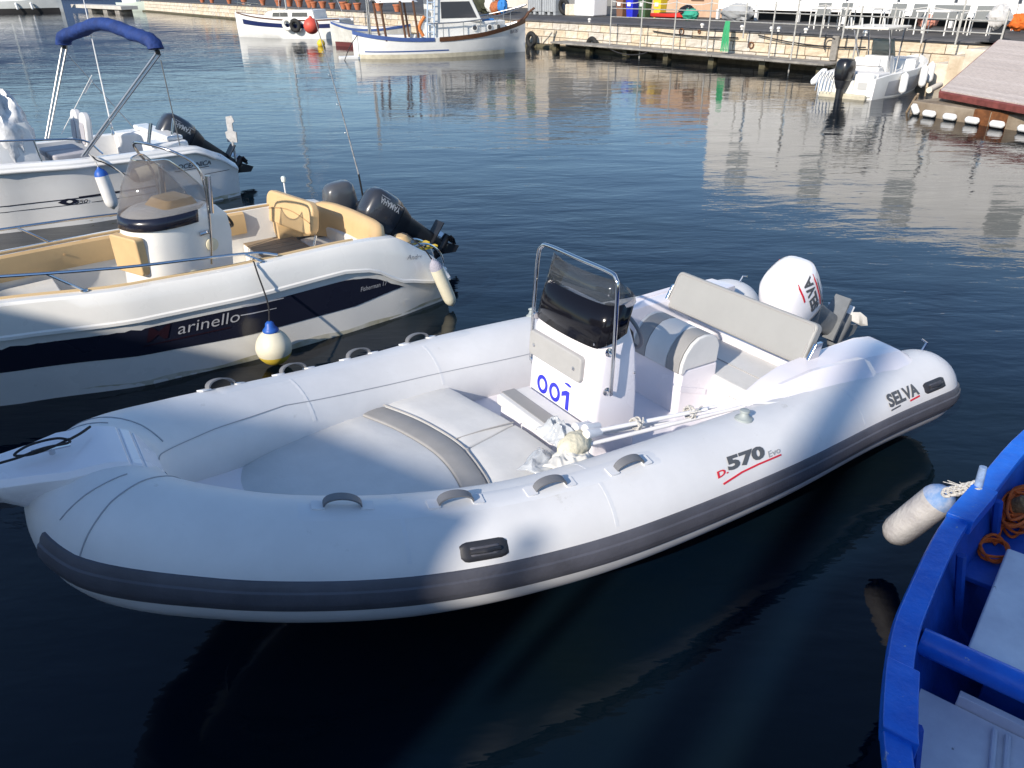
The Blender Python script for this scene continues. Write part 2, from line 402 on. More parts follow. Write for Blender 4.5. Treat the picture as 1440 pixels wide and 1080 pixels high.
for side in (1, -1):
    strip('seam', interp([(96.5,19),(96.1,38),(95.4,66),(94.1,94),(92.8,116),(92,140)], 6), SEAM, side=side, wid=0.005)
    strip('seam', interp([(99.5,38),(98.5,63),(97.5,82),(96.8,97)], 6), SEAM, side=side, wid=0.004)
    strip('seam', interp([(103,157),(99,155),(82.6,142),(67.4,133),(54.5,138),(42.3,143),(32.8,148),(20,152),(12,155)], 8), SEAM, side=side, wid=0.004)
    strip('seam', interp([(63,30),(63,60),(63,90),(63,130),(63,160)], 6), PVCP, side=side, wid=0.020, off=0.0006)
    strip('seam', interp([(40,25),(40,60),(40,90),(40,130),(40,160)], 6), PVCP, side=side, wid=0.020, off=0.0006)
    strip('seam', interp([(15,25),(15,60),(15,90),(15,130),(15,160)], 6), PVCP, side=side, wid=0.020, off=0.0006)
# handle patches (long bonded strip) and handles
def surface_patch(name, s0, s1, d0, d1, m, side=1, off=0.003, ns=10, nd=5, parent=None, rnd=0.0):
    v = []; f = []
    for i in range(ns+1):
        for k in range(nd+1):
            a = i/ns; b = k/nd
            if rnd:
                e = min(a, 1-a)/rnd; e = min(e, 1.0); sh = 1-0.35*(1-e)**2
                b = 0.5+(b-0.5)*sh
            edge = (i in (0, ns)) or (k in (0, nd))
            v.append(tp(s0+(s1-s0)*a, d0+(d1-d0)*b, -0.002 if edge else off, side))
    for i in range(ns):
        for k in range(nd): f.append((i*(nd+1)+k, i*(nd+1)+k+1, (i+1)*(nd+1)+k+1, (i+1)*(nd+1)+k))
    mb = MB(); mb.add(v, f); return mb.build(name, m, parent or rib, angle=60)
for side in (1, -1):
    surface_patch('handle_patch', 33.5, 76, 70, 97, PVCP, side, 0.0035, 40, 6)
hs = [(70, 90.5), (56.2, 85), (45.4, 82.5), (36.5, 80)]
hfar = [(73.8, 72), (60.0, 68), (49.0, 68), (39.6, 72)]
for side, lst in ((1, hs), (-1, hfar)):
    for (s, d) in lst:
        c = tp(s, d, 0.004, side); q = tp(s+1.5, d, 0.004, side); tdir = (q-c).normalized()
        nrm = (tp(s, d, 0.1, side)-c).normalized(); b = nrm.cross(tdir).normalized()
        Mh = Matrix(((tdir.x, b.x, nrm.x, c.x), (tdir.y, b.y, nrm.y, c.y), (tdir.z, b.z, nrm.z, c.z), (0,0,0,1)))
        mb = MB(); n = 14; sec = []
        for k in range(n+1):
            a = pi*k/n; x = -0.085*cos(a); z = 0.052*sin(a)**0.8
            ww = 0.019+0.006*sin(a)
            sec.append([(x, -ww, z), (x, ww, z), (x*0.93, ww, z-0.007), (x*0.93, -ww, z-0.007)])
        mb.loft(sec, M=Mh); h = mb.build('grab_handle', HANDLE, rib)
        for e in (-1, 1):
            mb = MB(); mb.prism(rrect(e*0.105, 0, 0.028, 0.032, 0.006, 2), 'z', -0.004, 0.005, M=Mh); mb.build('handle_foot', PVCP, h)
# moulded carry handles, dark, on the side of the tube
for side in (1, -1):
    for (s0, s1, d0, d1) in ((52.0, 57.3, 24, 43), (0.9, 4.9, 27, 44)):
        p = surface_patch('carry_handle', s0, s1, d0, d1, DKRUB, side, 0.012, 12, 8, rnd=0.18)
        surface_patch('handle_recess', s0+(s1-s0)*.14, s1-(s1-s0)*.14, d0+(d1-d0)*.2, d1-(d1-d0)*.2, STRK, side, 0.017, 8, 6, parent=p, rnd=0.2)
        a = tp(s0+(s1-s0)*.2, (d0+d1)/2, 0.015, side); b = tp(s1-(s1-s0)*.2, (d0+d1)/2, 0.015, side); m_ = tp((s0+s1)/2, (d0+d1)/2, 0.034, side)
        mb = MB(); mb.tube(catmull([a, (a+m_*2)/3+Vector((0,0,.002)), m_, (b+m_*2)/3, b], 4), [0.010]*17 if False else 0.011, 8); mb.build('grip', DKRUB, p)
# mooring cleats on the tube top
for side, s, d in ((1, 25.4, 92), (-1, 26.7, 72)):
    c = tp(s, d, 0, side); nrm = (tp(s, d, .1, side)-c).normalized(); Mq = T(*c) @ nrm.to_track_quat('Z', 'Y').to_matrix().to_4x4()
    mb = MB(); mb.lathe([(0.052,-0.004),(0.050,0.008),(0.034,0.016),(0.026,0.03),(0.022,0.04),(0.03,0.046),(0.028,0.056),(0.012,0.06)], 18, M=Mq)
    cl = mb.build('tube_cleat', mat('grey_pvc_fitting', (0.33,0.37,0.37), 0.5, var=.1, vscale=10), rib)
# lettering on the tube: (s, deg) quads on port and starboard
def tube_text(name, s, m, sa, sb, da, db, ta, tb, side=1, shear=0.0, bold=0.0):
    """lower-left (sa,da) lower-right (sb,db) upper-left deg ta, upper-right deg tb"""
    def fn(a, b):
        if side < 0: a = a
        lo = da+(db-da)*a; hi = ta+(tb-ta)*a
        st = (sa+(sb-sa)*a) if side > 0 else (sb+(sa-sb)*a)
        return tp(st, lo+(hi-lo)*b, 0.004, side)
    return text_on(name, s, m, rib, fn, shear, bold)
for side in (1, -1):
    tube_text('lettering', '570', LETG, 29.5, 26.1, 39, 38.5, 54, 52.5, side, 0.12, 0.05)
    tube_text('lettering', 'D.', REDP, 30.5, 29.55, 36, 38, 43, 44, side, 0.1, 0.03)
    tube_text('lettering', 'Evo', LETL, 25.95, 24.75, 37, 37.5, 43.5, 44, side, 0.15, 0.01)
    strip('underline', interp([(30.2,29),(28.5,33.5),(27,34.8),(24.8,35)], 4) if side > 0 else interp([(24.8,29),(26.5,33.5),(28,34.8),(30.2,35)], 4), REDP, side=side, wid=0.009, off=0.004)
    tube_text('lettering', 'SELVA', LETG, 11.2, 5.9, 30, 32, 48.5, 49, side, 0.0, 0.045)
    strip('underline', interp([(11.1,26.5),(9.5,27.8)], 4), LETG, side=side, wid=0.008, off=0.004)
    strip('underline', interp([(7.8,28.3),(6.0,29.8)], 4), REDP, side=side, wid=0.010, off=0.004)

# ---- bow nose
def ring_nose(x, hw, z, zb, ch=0.03, keel=0.03):
    return [(x, -hw+ch*.6, z), (x, hw-ch*.6, z), (x, hw, z-ch*0.9), (x, hw*0.95, z-ch*2.2), (x, keel, zb), (x, -keel, zb), (x, -hw*.95, z-ch*2.2), (x, -hw, z-ch*.9)]
mb = MB(); mb.loft([ring_nose(5.035, 0.15, 0.745, 0.62, .008), ring_nose(5.07, 0.165, 0.800, 0.60, .010), ring_nose(5.105, 0.172, 0.842, 0.58, .012), ring_nose(5.113, 0.173, 0.838, 0.58, .012), ring_nose(5.12, 0.174, 0.858, 0.58, .012),
                    ring_nose(5.155, 0.178, 0.876, 0.58, .014), ring_nose(5.163, 0.179, 0.872, 0.58, .014), ring_nose(5.17, 0.18, 0.888, 0.58, .015), ring_nose(5.21, 0.186, 0.902, 0.58, .02), ring_nose(5.25, 0.192, 0.912, 0.58, .026),
                    ring_nose(5.40, 0.200, 0.916, 0.60), ring_nose(5.50, 0.160, 0.912, 0.66), ring_nose(5.64, 0.122, 0.910, 0.76), ring_nose(5.85, 0.092, 0.922, 0.83), ring_nose(5.93, 0.07, 0.922, 0.86)])
nose = mb.build('bow_nose', GEL, rib, bevel=0.004, angle=30)
mb = MB(); mb.tube([(5.43,0.02,0.925),(5.43,0.02,0.95)], 0.012, 8); mb.tube([(5.36,0.02,0.952),(5.50,0.02,0.952)], 0.011, 8); mb.build('bow_cleat', STEEL, nose)

# ---- hull, deck, locker
def hull_ring(x, hw, zc, zk):
    return [(x,-hw,zc+.12),(x,-hw,zc),(x,-hw*.86,zc-.10),(x,-hw*.45,(zc+zk)/2-.06),(x,0,zk),(x,hw*.45,(zc+zk)/2-.06),(x,hw*.86,zc-.10),(x,hw,zc),(x,hw,zc+.12)]
mb = MB(); mb.loft([hull_ring(0.75,.72,.12,-.32), hull_ring(2,.74,.12,-.34), hull_ring(3.2,.72,.13,-.33), hull_ring(4.1,.6,.2,-.2), hull_ring(4.7,.42,.3,.02), hull_ring(5.1,.22,.42,.25), hull_ring(5.32,.05,.6,.5)])
mb.build('hull', GEL, rib)
mb = MB(); mb.add([(0.85,-.72,.13),(0.85,.72,.13),(3.3,.70,.13),(4.2,.55,.2),(4.2,-.55,.2),(3.3,-.70,.13)], [(0,1,2,5),(5,2,3,4)]); mb.build('deck', mat('deck_gelcoat', (0.74,0.71,0.76), 0.45, var=.08, vscale=6, bump=.15, bscale=150), rib)
mb = MB(); mb.prism([(4.3,-.52),(4.72,-.425),(4.93,-.27),(5.0,0),(4.93,.27),(4.72,.425),(4.3,.52)], 'z', 0.2, 0.385); lk = mb.build('anchor_locker', GEL, rib, bevel=0.01)
mb = MB(); mb.prism([(4.60,-.16),(4.88,-.10),(4.88,.10),(4.60,.16)], 'z', 0.386, 0.397); mb.build('locker_lid', GEL, lk, bevel=0.006)
mb = MB(); mb.tube(catmull([(4.28,-.535,.39),(4.56,-.475,.395),(4.73,-.435,.40),(4.95,-.27,.41),(5.02,0,.42)], 6), 0.010, 6); mb.build('gasket', RUBBER, rib)
mb = MB(); mb.tube(catmull([(4.28,.535,.39),(4.56,.475,.395),(4.73,.435,.40),(4.95,.27,.41),(5.02,0,.42)], 6), 0.010, 6); mb.build('gasket', RUBBER, rib)

# ---- sun pad cushions, domed slabs between two edge curves
def pad(name, fore, aft, m, z0=0.30, z1=0.425, dome=0.012, parent=None, n=14, k=6, wr=0.0):
    """fore/aft: functions y-fraction -> (x, y)"""
    mb = MB(); v = []; f = []
    for i in range(n+1):
        for j in range(k+1):
            a = i/n; b = j/k; p = Vector(fore(a)).lerp(Vector(aft(a)), b)
            e = min(a, 1-a, 0.5)*2; g = min(b, 1-b)*2
            z = z1 + dome*(1-(1-min(1, e*3))**2)*(1-(1-min(1, g*2.5))**2) - dome
            if wr: z += wr*sin(a*23+b*7)*sin(b*5+a*3)
            v.append((p.x, p.y, z))
    W_ = k+1
    for i in range(n):
        for j in range(k): f.append((i*W_+j, i*W_+j+1, (i+1)*W_+j+1, (i+1)*W_+j))
    border = [i*W_ for i in range(n+1)] + [n*W_+j for j in range(1, k+1)] + [i*W_+k for i in range(n-1, -1, -1)] + [j for j in range(k-1, 0, -1)]
    o = len(v); v += [(v[b][0], v[b][1], z0) for b in border]; B = len(border)
    for i in range(B): f.append((border[i], border[(i+1) % B], o+(i+1) % B, o+i))
    f.append(tuple(o+i for i in range(B)))
    mb.add(v, f); return mb.build(name, m, parent or rib, bevel=0.012, seg=3)
def curve(pts):
    P = catmull([(p[0], p[1], 0) for p in pts], 10)
    def fn(a):
        t = a*(len(P)-1); i = min(int(t), len(P)-2); q = P[i].lerp(P[i+1], t-i); return (q.x, q.y, 0)
    return fn
bandA = curve([(3.70,-.64),(3.57,-.33),(3.50,0),(3.51,.23),(3.57,.5),(3.66,.64)])
bandF = curve([(3.86,-.62),(3.73,-.30),(3.66,0),(3.66,.23),(3.71,.46),(3.80,.62)])
front = curve([(4.20,-.535),(4.52,-.40),(4.68,-.24),(4.735,-.1),(4.745,0),(4.735,.1),(4.68,.24),(4.52,.40),(4.20,.535)])
sp = pad('sun_pad_front', front, bandF, CUSH, dome=0.02, n=26, k=10, wr=0.0012)
pad('sun_pad_band', bandF, bandA, CUSHD, z1=0.427, n=22, k=3)
def half_(c, a0, a1): return lambda a: c(a0+(a1-a0)*a)
rear = curve([(3.18,-.655),(3.12,-.3),(3.07,0),(3.05,.3),(3.05,.655)])
pad('sun_pad_rear', half_(bandA, 0, .497), half_(rear, 0, .497), CUSH, z1=0.425, dome=0.018, wr=0.0015, n=12, k=8)
pad('sun_pad_rear', half_(bandA, .503, 1), half_(rear, .503, 1), CUSH, z1=0.425, dome=0.018, wr=0.0015, n=12, k=8)
mb = MB(); mb.tube([Vector(bandA(i/30))+Vector((-.004,0,.424)) for i in range(31)], 0.005, 6); mb.build('piping', PIPING, rib)
mb = MB(); mb.tube([(3.49,0,.42),(3.3,0,.426),(3.08,0,.42)], 0.0045, 6); mb.build('piping', PIPING, rib)
mb = MB(); mb.prism([(3.05,-.6),(3.05,.6),(3.9,.6),(4.5,.38),(4.5,-.38),(3.9,-.6)], 'z', .13, .302); mb.build('pad_base', GEL, rib, bevel=.015)

# ---- console
def con_ring(z, xf, xa, w, r=0.05):
    pts = []
    for (cx, cy, a0) in ((xf-r, w-r, 0), (xa+r*.4, w-r*.4, pi/2), (xa+r*.4, -w+r*.4, pi), (xf-r, -w+r, 1.5*pi)):
        rr = r if cx > (xf+xa)/2 else r*.4
        for k in range(5):
            a = a0+pi/2*k/4; pts.append((cx+rr*cos(a), cy+rr*sin(a), z))
    return pts
mb = MB(); mb.loft([con_ring(.12,2.755,2.38,.345), con_ring(.30,2.75,2.39,.34), con_ring(.60,2.745,2.41,.335), con_ring(.90,2.738,2.45,.330,.06), con_ring(.96,2.725,2.46,.322,.10), con_ring(1.06,2.70,2.50,.312,.10), con_ring(1.12,2.64,2.53,.29,.10)])
con = mb.build('console', GEL, rib, angle=50)
# dashboard slope and steering wheel on the aft side
mb = MB(); mb.prism([(2.55,1.11),(2.42,0.98),(2.40,0.90),(2.52,0.90),(2.60,1.05)], 'y', -.26, .26); mb.build('dashboard', BLACK, con, bevel=.01)
Mw = T(2.33, 0.06, .93) @ RY(radians(-62))
mb = MB(); mb.tube([(0.165*cos(2*pi*k/28), 0.165*sin(2*pi*k/28), 0) for k in range(29)], 0.013, 8, M=Mw)
for a in (0.5, 2.6, 4.7): mb.tube([(0.16*cos(a), 0.16*sin(a), 0), (0.02*cos(a), 0.02*sin(a), -.03)], 0.010, 6, M=Mw)
mb.lathe([(0.04,-.05),(0.045,-.02),(0.03,-.012)], 14, M=Mw); mb.build('steering_wheel', mat('grey_wheel_grip', (.18,.18,.2), .5), con)
# windscreen: black acrylic skirt and smoked upper sheet wrapping the console
def screen_path(z, dx=0.0, inset=0.0):
    w_ = 0.337-inset; out = []
    pts = [(2.55+dx, -w_), (2.62+dx, -w_), (2.685+dx, -w_+0.015), (2.728+dx, -w_+0.075), (2.748+dx, -0.12), (2.752+dx, 0), (2.748+dx, .12), (2.728+dx, w_-.075), (2.685+dx, w_-.015), (2.62+dx, w_), (2.55+dx, w_)]
    return [(p.x, p.y, z) for p in catmull([(a, b, 0) for a, b in pts], 4)]
def sheet(name, rings, m, parent, t=0.006):
    mb = MB(); mb.loft(rings, closed=False, cap=False); return mb.build(name, m, parent, thick=t, angle=60)
lo = screen_path(.98); n_ = len(lo)
low = []
for i, p in enumerate(lo):
    a = i/(n_-1); mid = 1-abs(a-.5)*2; side_up = max(0, .28-min(a, 1-a))*.30
    low.append((p[0]+.010, p[1]*1.02, .945+side_up))
up_ = [(p[0], p[1], 1.20-.006*0+(-.02 if min(i, n_-1-i) < 4 else 0)) for i, p in enumerate(screen_path(1.2, -.035, .012))]
ws = sheet('windscreen', [low, [((a[0]+b[0])/2+.004, (a[1]+b[1])/2, (a[2]+b[2])/2) for a, b in zip(low, up_)], up_], BLKAC, con)
top_ = []
for i, p in enumerate(screen_path(1.2, -.062, .022)):
    a = i/(n_-1); e = min(a, 1-a)
    top_.append((p[0], p[1], 1.20+(.145 if e > .22 else .145*max(0, e/.22)**.6)))
sheet('clear_screen', [up_, [((a[0]+b[0])/2, (a[1]+b[1])/2, (a[2]+b[2])/2) for a, b in zip(up_, top_)], top_], SMOKE, ws, .005)
for y in (-.27, -.09, .09, .27):
    mb = MB(); mb.tube([(2.745-(.02 if abs(y) > .2 else 0), y, .965), (2.757-(.02 if abs(y) > .2 else 0), y, .966)], .008, 10); mb.build('screw', STEEL, ws)
# cushion on the console front
mb = MB(); mb.prism(rrect(-.045, .78, .262, .083, .028, 4), 'x', 2.735, 2.775); pc = mb.build('front_cushion', mat('mid_grey_vinyl', (.40,.395,.385), .5, var=.08, vscale=9, bump=.08, bscale=220), con, bevel=.012, seg=3)
for y in (-.25, .155):
    mb = MB(); mb.lathe([(.013,0),(.013,.004),(.007,.006)], 12, M=T(2.774, y, .775) @ RY(pi/2)); mb.build('stud', STEEL, pc)
# number and small print
mb = MB(); mb.prism(rrect(-.05, .535, .20, .105, .01, 2), 'x', 2.742, 2.7478); st_ = mb.build('number_sticker', WHITEV, con)
for y0 in (-.225, -.095):
    def ring_(rx, rz, x): return [(x, y0+.055+rx*cos(2*pi*k/28), .525+rz*sin(2*pi*k/28)) for k in range(28)]
    mb = MB(); mb.loft([ring_(.057,.064,2.7495), ring_(.030,.037,2.7495)], cap=False); mb.build('digit', BLUE, con, flat=True)
mb = MB(); mb.add([(2.7495,y,z) for y, z in ((.030,.562),(.074,.588),(.108,.588),(.108,.459),(.074,.459),(.074,.552),(.030,.530))], [(0,1,5,6),(1,2,3,4,5)]); mb.build('digit', BLUE, con, flat=True)
mb = MB(); mb.box(2.7478,2.7492,-.19,.025,.618,.622); mb.build('small_print', mat('faint_blue_ink', (.35,.42,.62), .5), con)
mb = MB(); mb.prism([(.045,.628),(.065,.638),(.09,.641),(.125,.631),(.108,.626),(.12,.619),(.085,.622)], 'x', 2.7478, 2.7494); mb.build('fish_emblem', BLUE, con)
# stainless rail round the screen
hr = catmull([(2.70,-.375,.62),(2.702,-.375,.95),(2.695,-.37,1.30),(2.69,-.345,1.375),(2.685,-.28,1.395),(2.685,0,1.395),(2.685,.28,1.395),(2.69,.345,1.375),(2.69,.37,1.30),(2.675,.378,.95),(2.665,.378,.72),(2.66,.37,.685),(2.66,.335,.675)], 6)
mb = MB(); mb.tube(hr, .0125, 12); mb.tube([(2.70,-.375,.62),(2.70,-.335,.61)], .0125, 10); gr = mb.build('handrail', STEEL, con)
for (x, y, z) in ((2.66,.334,.675),(2.675,.334,.93),(2.70,-.334,.61),(2.70,-.334,.93)):
    s_ = 1 if y > 0 else -1
    mb = MB(); mb.lathe([(.026,0),(.026,.005),(.012,.01),(.012,.045)], 14, M=T(x, y, z) @ RX(-s_*pi/2)); mb.build('rail_bracket', STEEL, gr)
for (x, z) in ((2.66,.20),(2.50,.22),(2.45,.75)):
    mb = MB(); mb.lathe([(.009,0),(.007,.003)], 10, M=T(x, .336, z) @ RX(-pi/2)); mb.build('screw', STEEL, con)
# box seat in front of the console
mb = MB(); mb.box(2.76,3.0,-.275,.275,.13,.40); mb.build('seat_box', GEL, rib, bevel=.02)
mb = MB(); mb.box(2.775,3.025,-.285,.285,.40,.475); sc = mb.build('seat_cushion', CUSH, rib, bevel=.018, seg=3)
mb = MB(); mb.box(2.885,2.985,-.287,.287,.468,.4785); mb.build('cushion_stripe', CUSHD, sc, bevel=.004)

# ---- helm seat
mb = MB(); mb.prism([(1.50,.12),(1.87,.12),(1.87,.57),(1.53,.57)], 'y', -.29, .195); pod = mb.build('helm_seat_pod', GEL, rib, bevel=.02)
mb = MB(); mb.prism([(1.62,.34),(1.875,.42),(1.875,.46),(1.62,.38)], 'y', .1955, .206); mb.build('pod_moulding', GEL, pod)
prof = [(1.55,.575),(1.55,.70),(1.58,.755),(1.63,.785),(1.70,.795),(1.765,.785),(1.82,.75),(1.865,.69),(1.89,.62),(1.893,.545),(1.865,.535),(1.84,.57)]
for (y0, y1, m, nm) in ((-.30,-.27,CUSH,'cushion_end'),(-.27,-.15,CUSHD,'cushion_band'),(-.15,.055,CUSH,'cushion_centre'),(.055,.175,CUSHD,'cushion_band'),(.175,.205,CUSH,'cushion_end')):
    mb = MB(); mb.prism(prof, 'y', y0+.001, y1-.001); mb.build(nm, m, pod, bevel=.006 if 'end' not in nm else .012, seg=3)

# ---- aft sofa, transom
mb = MB(); mb.box(.88,1.53,-.66,.66,.13,.36); sb_ = mb.build('sofa_base', GEL, rib, bevel=.012)
mb = MB(); mb.prism(rrect(-.22,.25,.05,.04,.008,2), 'x', 1.531, 1.536); mb.build('access_plate', GEL, sb_, bevel=.002)
mb = MB(); mb.prism(rrect(.42,.26,.035,.045,.008,2), 'x', 1.531, 1.536); mb.build('access_plate', GEL, sb_, bevel=.002)
mb = MB(); mb.box(1.0,1.56,-.645,.645,.362,.47); sf = mb.build('sofa_cushion', CUSH, rib, bevel=.03, seg=3)
mb = MB(); mb.tube([(1.32,-.63,.472),(1.32,.63,.472)], .004, 6); mb.build('piping', PIPING, sf)
mb = MB(); mb.tube([(1.555,-.63,.44),(1.555,.63,.44)], .005, 6); mb.build('piping', PIPING, sf)
Mb = T(1.215, 0, .635) @ RY(radians(-20))
mb = MB(); mb.prism(rrect(0, .147, .632, .147, .04, 5), 'x', -.045, .03, M=Mb); bk = mb.build('backrest', mat('backrest_vinyl', (.33,.33,.32), .5, var=.06, vscale=4, bump=.06, bscale=180), rib, bevel=.018, seg=3)
mb = MB(); mb.tube([(.032, y, z) for y, z in rrect(0, .147, .617, .132, .04, 5)] + [(.032, .617, .147)], .005, 6, M=Mb); mb.build('piping', PIPING, bk)
for y in (-.655, .655):
    mb = MB(); mb.prism([(1.06,.50),(1.20,.50),(1.25,.64),(1.17,.80),(1.10,.80),(1.12,.66)], 'y', y-.012, y+.012); mb.build('backrest_hinge', STEEL, rib, bevel=.004)
mb = MB(); mb.box(.78,1.02,-.66,.66,.10,.52); mb.box(.60,.79,-.3,.3,-.2,.50); mb.build('transom', GEL, rib, bevel=.02)
# ---- moulded stern quarters on the tubes
for side in (1, -1):
    def A(x, y, z): return (x, side*y, z)
    mb = MB(); rg = []
    for (x, yi, zi, yt0, zt, yt1, yo, zo) in ((1.80,.60,.50,.66,.615,.74,.80,.60),(1.66,.60,.50,.64,.655,.76,.86,.605),(1.45,.585,.50,.615,.69,.77,.91,.600),(1.0,.57,.48,.595,.70,.80,.96,.590),
                                           (.62,.56,.46,.585,.705,.85,.98,.585),(.48,.58,.46,.61,.70,.86,.97,.588),(.36,.66,.50,.70,.645,.86,.94,.595),(.32,.70,.53,.73,.62,.86,.90,.60)):
        rg.append([A(x,yi,zi-.1),A(x,yi,zi),A(x,yt0,zt),A(x,yt0+.02,zt+.004),A(x,yt1,zt-.012),A(x,yt1+.012,zt-.022),A(x,yo,zo),A(x,yo-.02,zo-.10)])
    mb.loft(rg); q = mb.build('stern_moulding', GEL, rib, angle=20)
    mb = MB(); mb.loft([[A(x,y0,z0-.03),A(x,y0,z0),A(x,y1,z0+.006),A(x,y2,z1),A(x,y2,z1-.05)] for x,y0,z0,y1,y2,z1 in ((1.62,.745,.655,.77,.85,.612),(1.35,.76,.695,.79,.885,.615),(1.0,.785,.70,.825,.925,.612),(.88,.80,.70,.845,.94,.612),(.80,.83,.66,.85,.93,.60))]); mb.build('moulded_step', GEL, q, angle=20)
    mb = MB(); mb.tube(catmull([A(1.92,.79,.618),A(1.7,.885,.612),A(1.35,.955,.598),A(.9,.995,.585),A(.5,1.0,.585),A(.3,.93,.605)], 8), .006, 6); mb.build('bead', PVCP, q)
    mb = MB(); mb.tube([A(.14,.84,.60),A(.10,.84,.66),A(.10,.80,.67)], .009, 8); mb.build('stern_eye', STEEL, rib)

# ---- white outboard motor, tilted up
Mo = T(.47, 0, .62) @ RY(radians(34))
def cowl_ring(z, xf, xa, w, e=2.9, n=32):
    out = []
    for k in range(n):
        a = 2*pi*k/n; c, s = cos(a), sin(a); cx = (xf+xa)/2; hx = (xf-xa)/2
        out.append((cx+hx*(abs(c)**(2/e))*(1 if c > 0 else -1), w*(abs(s)**(2/e))*(1 if s > 0 else -1), z))
    return out
COWLW = mat('white_cowl_paint', (.82,.80,.82), .2, coat=.6, rvar=.06)
mb = MB(); mb.loft([cowl_ring(.02,.17,-.20,.135), cowl_ring(.07,.20,-.23,.16), cowl_ring(.2,.215,-.25,.175), cowl_ring(.34,.20,-.245,.172), cowl_ring(.43,.165,-.23,.158), cowl_ring(.468,.12,-.20,.135), cowl_ring(.488,.06,-.15,.095), cowl_ring(.496,.0,-.09,.05)], M=Mo)
ob = mb.build('outboard_motor', COWLW, rib, angle=70)
mb = MB(); mb.loft([cowl_ring(-.12,.14,-.17,.11), cowl_ring(0,.18,-.21,.14), cowl_ring(.025,.185,-.215,.145)], M=Mo); mb.build('lower_cowl', mat('grey_engine_paint', (.16,.17,.185), .35), ob, angle=60)
Mg = T(.47, 0, .66) @ RY(radians(64))
mb = MB(); mb.loft([cowl_ring(-.75,.02,-.13,.045), cowl_ring(-.4,.05,-.15,.06), cowl_ring(-.1,.09,-.17,.09)], M=Mg)
mb.loft([[(x, y, z) for x, y, z in ((.06,-.10,-.52),(.06,.10,-.52),(-.30,.07,-.53),(-.30,-.07,-.53))], [(x, y, z) for x, y, z in ((.06,-.10,-.50),(.06,.10,-.50),(-.30,.07,-.51),(-.30,-.07,-.51))]], M=Mg)
mb.tube([(.12,0,-.70),(.05,0,-.70),(-.12,0,-.70),(-.2,0,-.70)], [.02,.06,.06,.04], 14, M=Mg)
mb.prism([(.06,-.74),(-.12,-.74),(-.16,-.92),(-.08,-.92)], 'y', -.012, .012, M=Mg)
mb.build('lower_leg', mat('grey_leg_paint', (.18,.19,.20), .4, var=.2, vscale=9), ob)
mb = MB()
for k in range(3):
    a = 2*pi*k/3+.5; Mk = Mg @ T(-.19, 0, -.70) @ RX(a)
    mb.loft([[(-.03,-.02,.03),(.03,.02,.03),(.03,.024,.034),(-.03,-.016,.034)], [(-.05,-.06,.12),(.04,.05,.12),(.04,.056,.124),(-.05,-.054,.124)], [(-.03,-.05,.18),(.02,.03,.18),(.02,.034,.182),(-.03,-.046,.182)]], M=Mk)
mb.tube([(-.13,0,-.70),(-.27,0,-.70)], [.035,.028], 14, M=Mg); mb.build('propeller', mat('white_propeller', (.78,.78,.78), .35), ob)
mb = MB(); mb.box(.13,.27,-.09,.09,-.35,-.02, M=Mo); mb.build('clamp_bracket', BLACK, ob, bevel=.01)
mb = MB(); mb.tube([tuple(p) for p in [Mo @ Vector(q) for q in cowl_ring(.075,.2035,-.2335,.1635)+cowl_ring(.075,.2035,-.2335,.1635)[:1]]], .0035, 6); mb.build('cowl_seam', LETG, ob)
mb = MB(); mb.lathe([(.016,0),(.016,.006),(.006,.008)], 14, M=Mo @ T(.03,.055,.468) @ RX(radians(-40))); mb.build('key_plug', BLACK, ob)
def cowl_side(side):
    def fn(a, b):
        # up the cowl side: text runs upwards
        z = .13+.31*a; x = -.10+.09*b
        xx = x if side > 0 else -.10+.09*(1-b)
        lvl = [(.02,.17,-.20,.135),(.07,.20,-.23,.16),(.2,.215,-.25,.175),(.34,.20,-.245,.172),(.43,.16,-.225,.155)]
        for q0, q1 in zip(lvl, lvl[1:]):
            if z <= q1[0] or q1 is lvl[-1]:
                t = (z-q0[0])/(q1[0]-q0[0]); q = [q0[i]*(1-t)+q1[i]*t for i in range(4)]; break
        cx = (q[1]+q[2])/2; hx = (q[1]-q[2])/2; c = max(-1, min(1, (xx-cx)/hx)); w_ = q[3]*(1-abs(c)**2.9)**(1/2.9)
        return Mo @ Vector((xx, side*(w_+.003), z))
    return fn
for side in (1, -1):
    fn = cowl_side(side)
    text_on('lettering', 'SELVA', LETG, ob, fn, bold=.045)
    for (b0, b1, a0, a1, m) in ((-.36,-.20,-.05,.95,REDP),(-.58,-.46,-.05,.75,LETG),(1.35,1.52,.50,1.05,REDP)):
        mb = MB(); v = []; f = []
        for i in range(13): v += [fn(a0+(a1-a0)*i/12, b0), fn(a0+(a1-a0)*i/12, b1 if i < 11 else (b0+b1)/2)]
        for i in range(12): f.append((2*i, 2*i+1, 2*i+3, 2*i+2))
        mb.add(v, f); mb.build('stripe', m, ob)

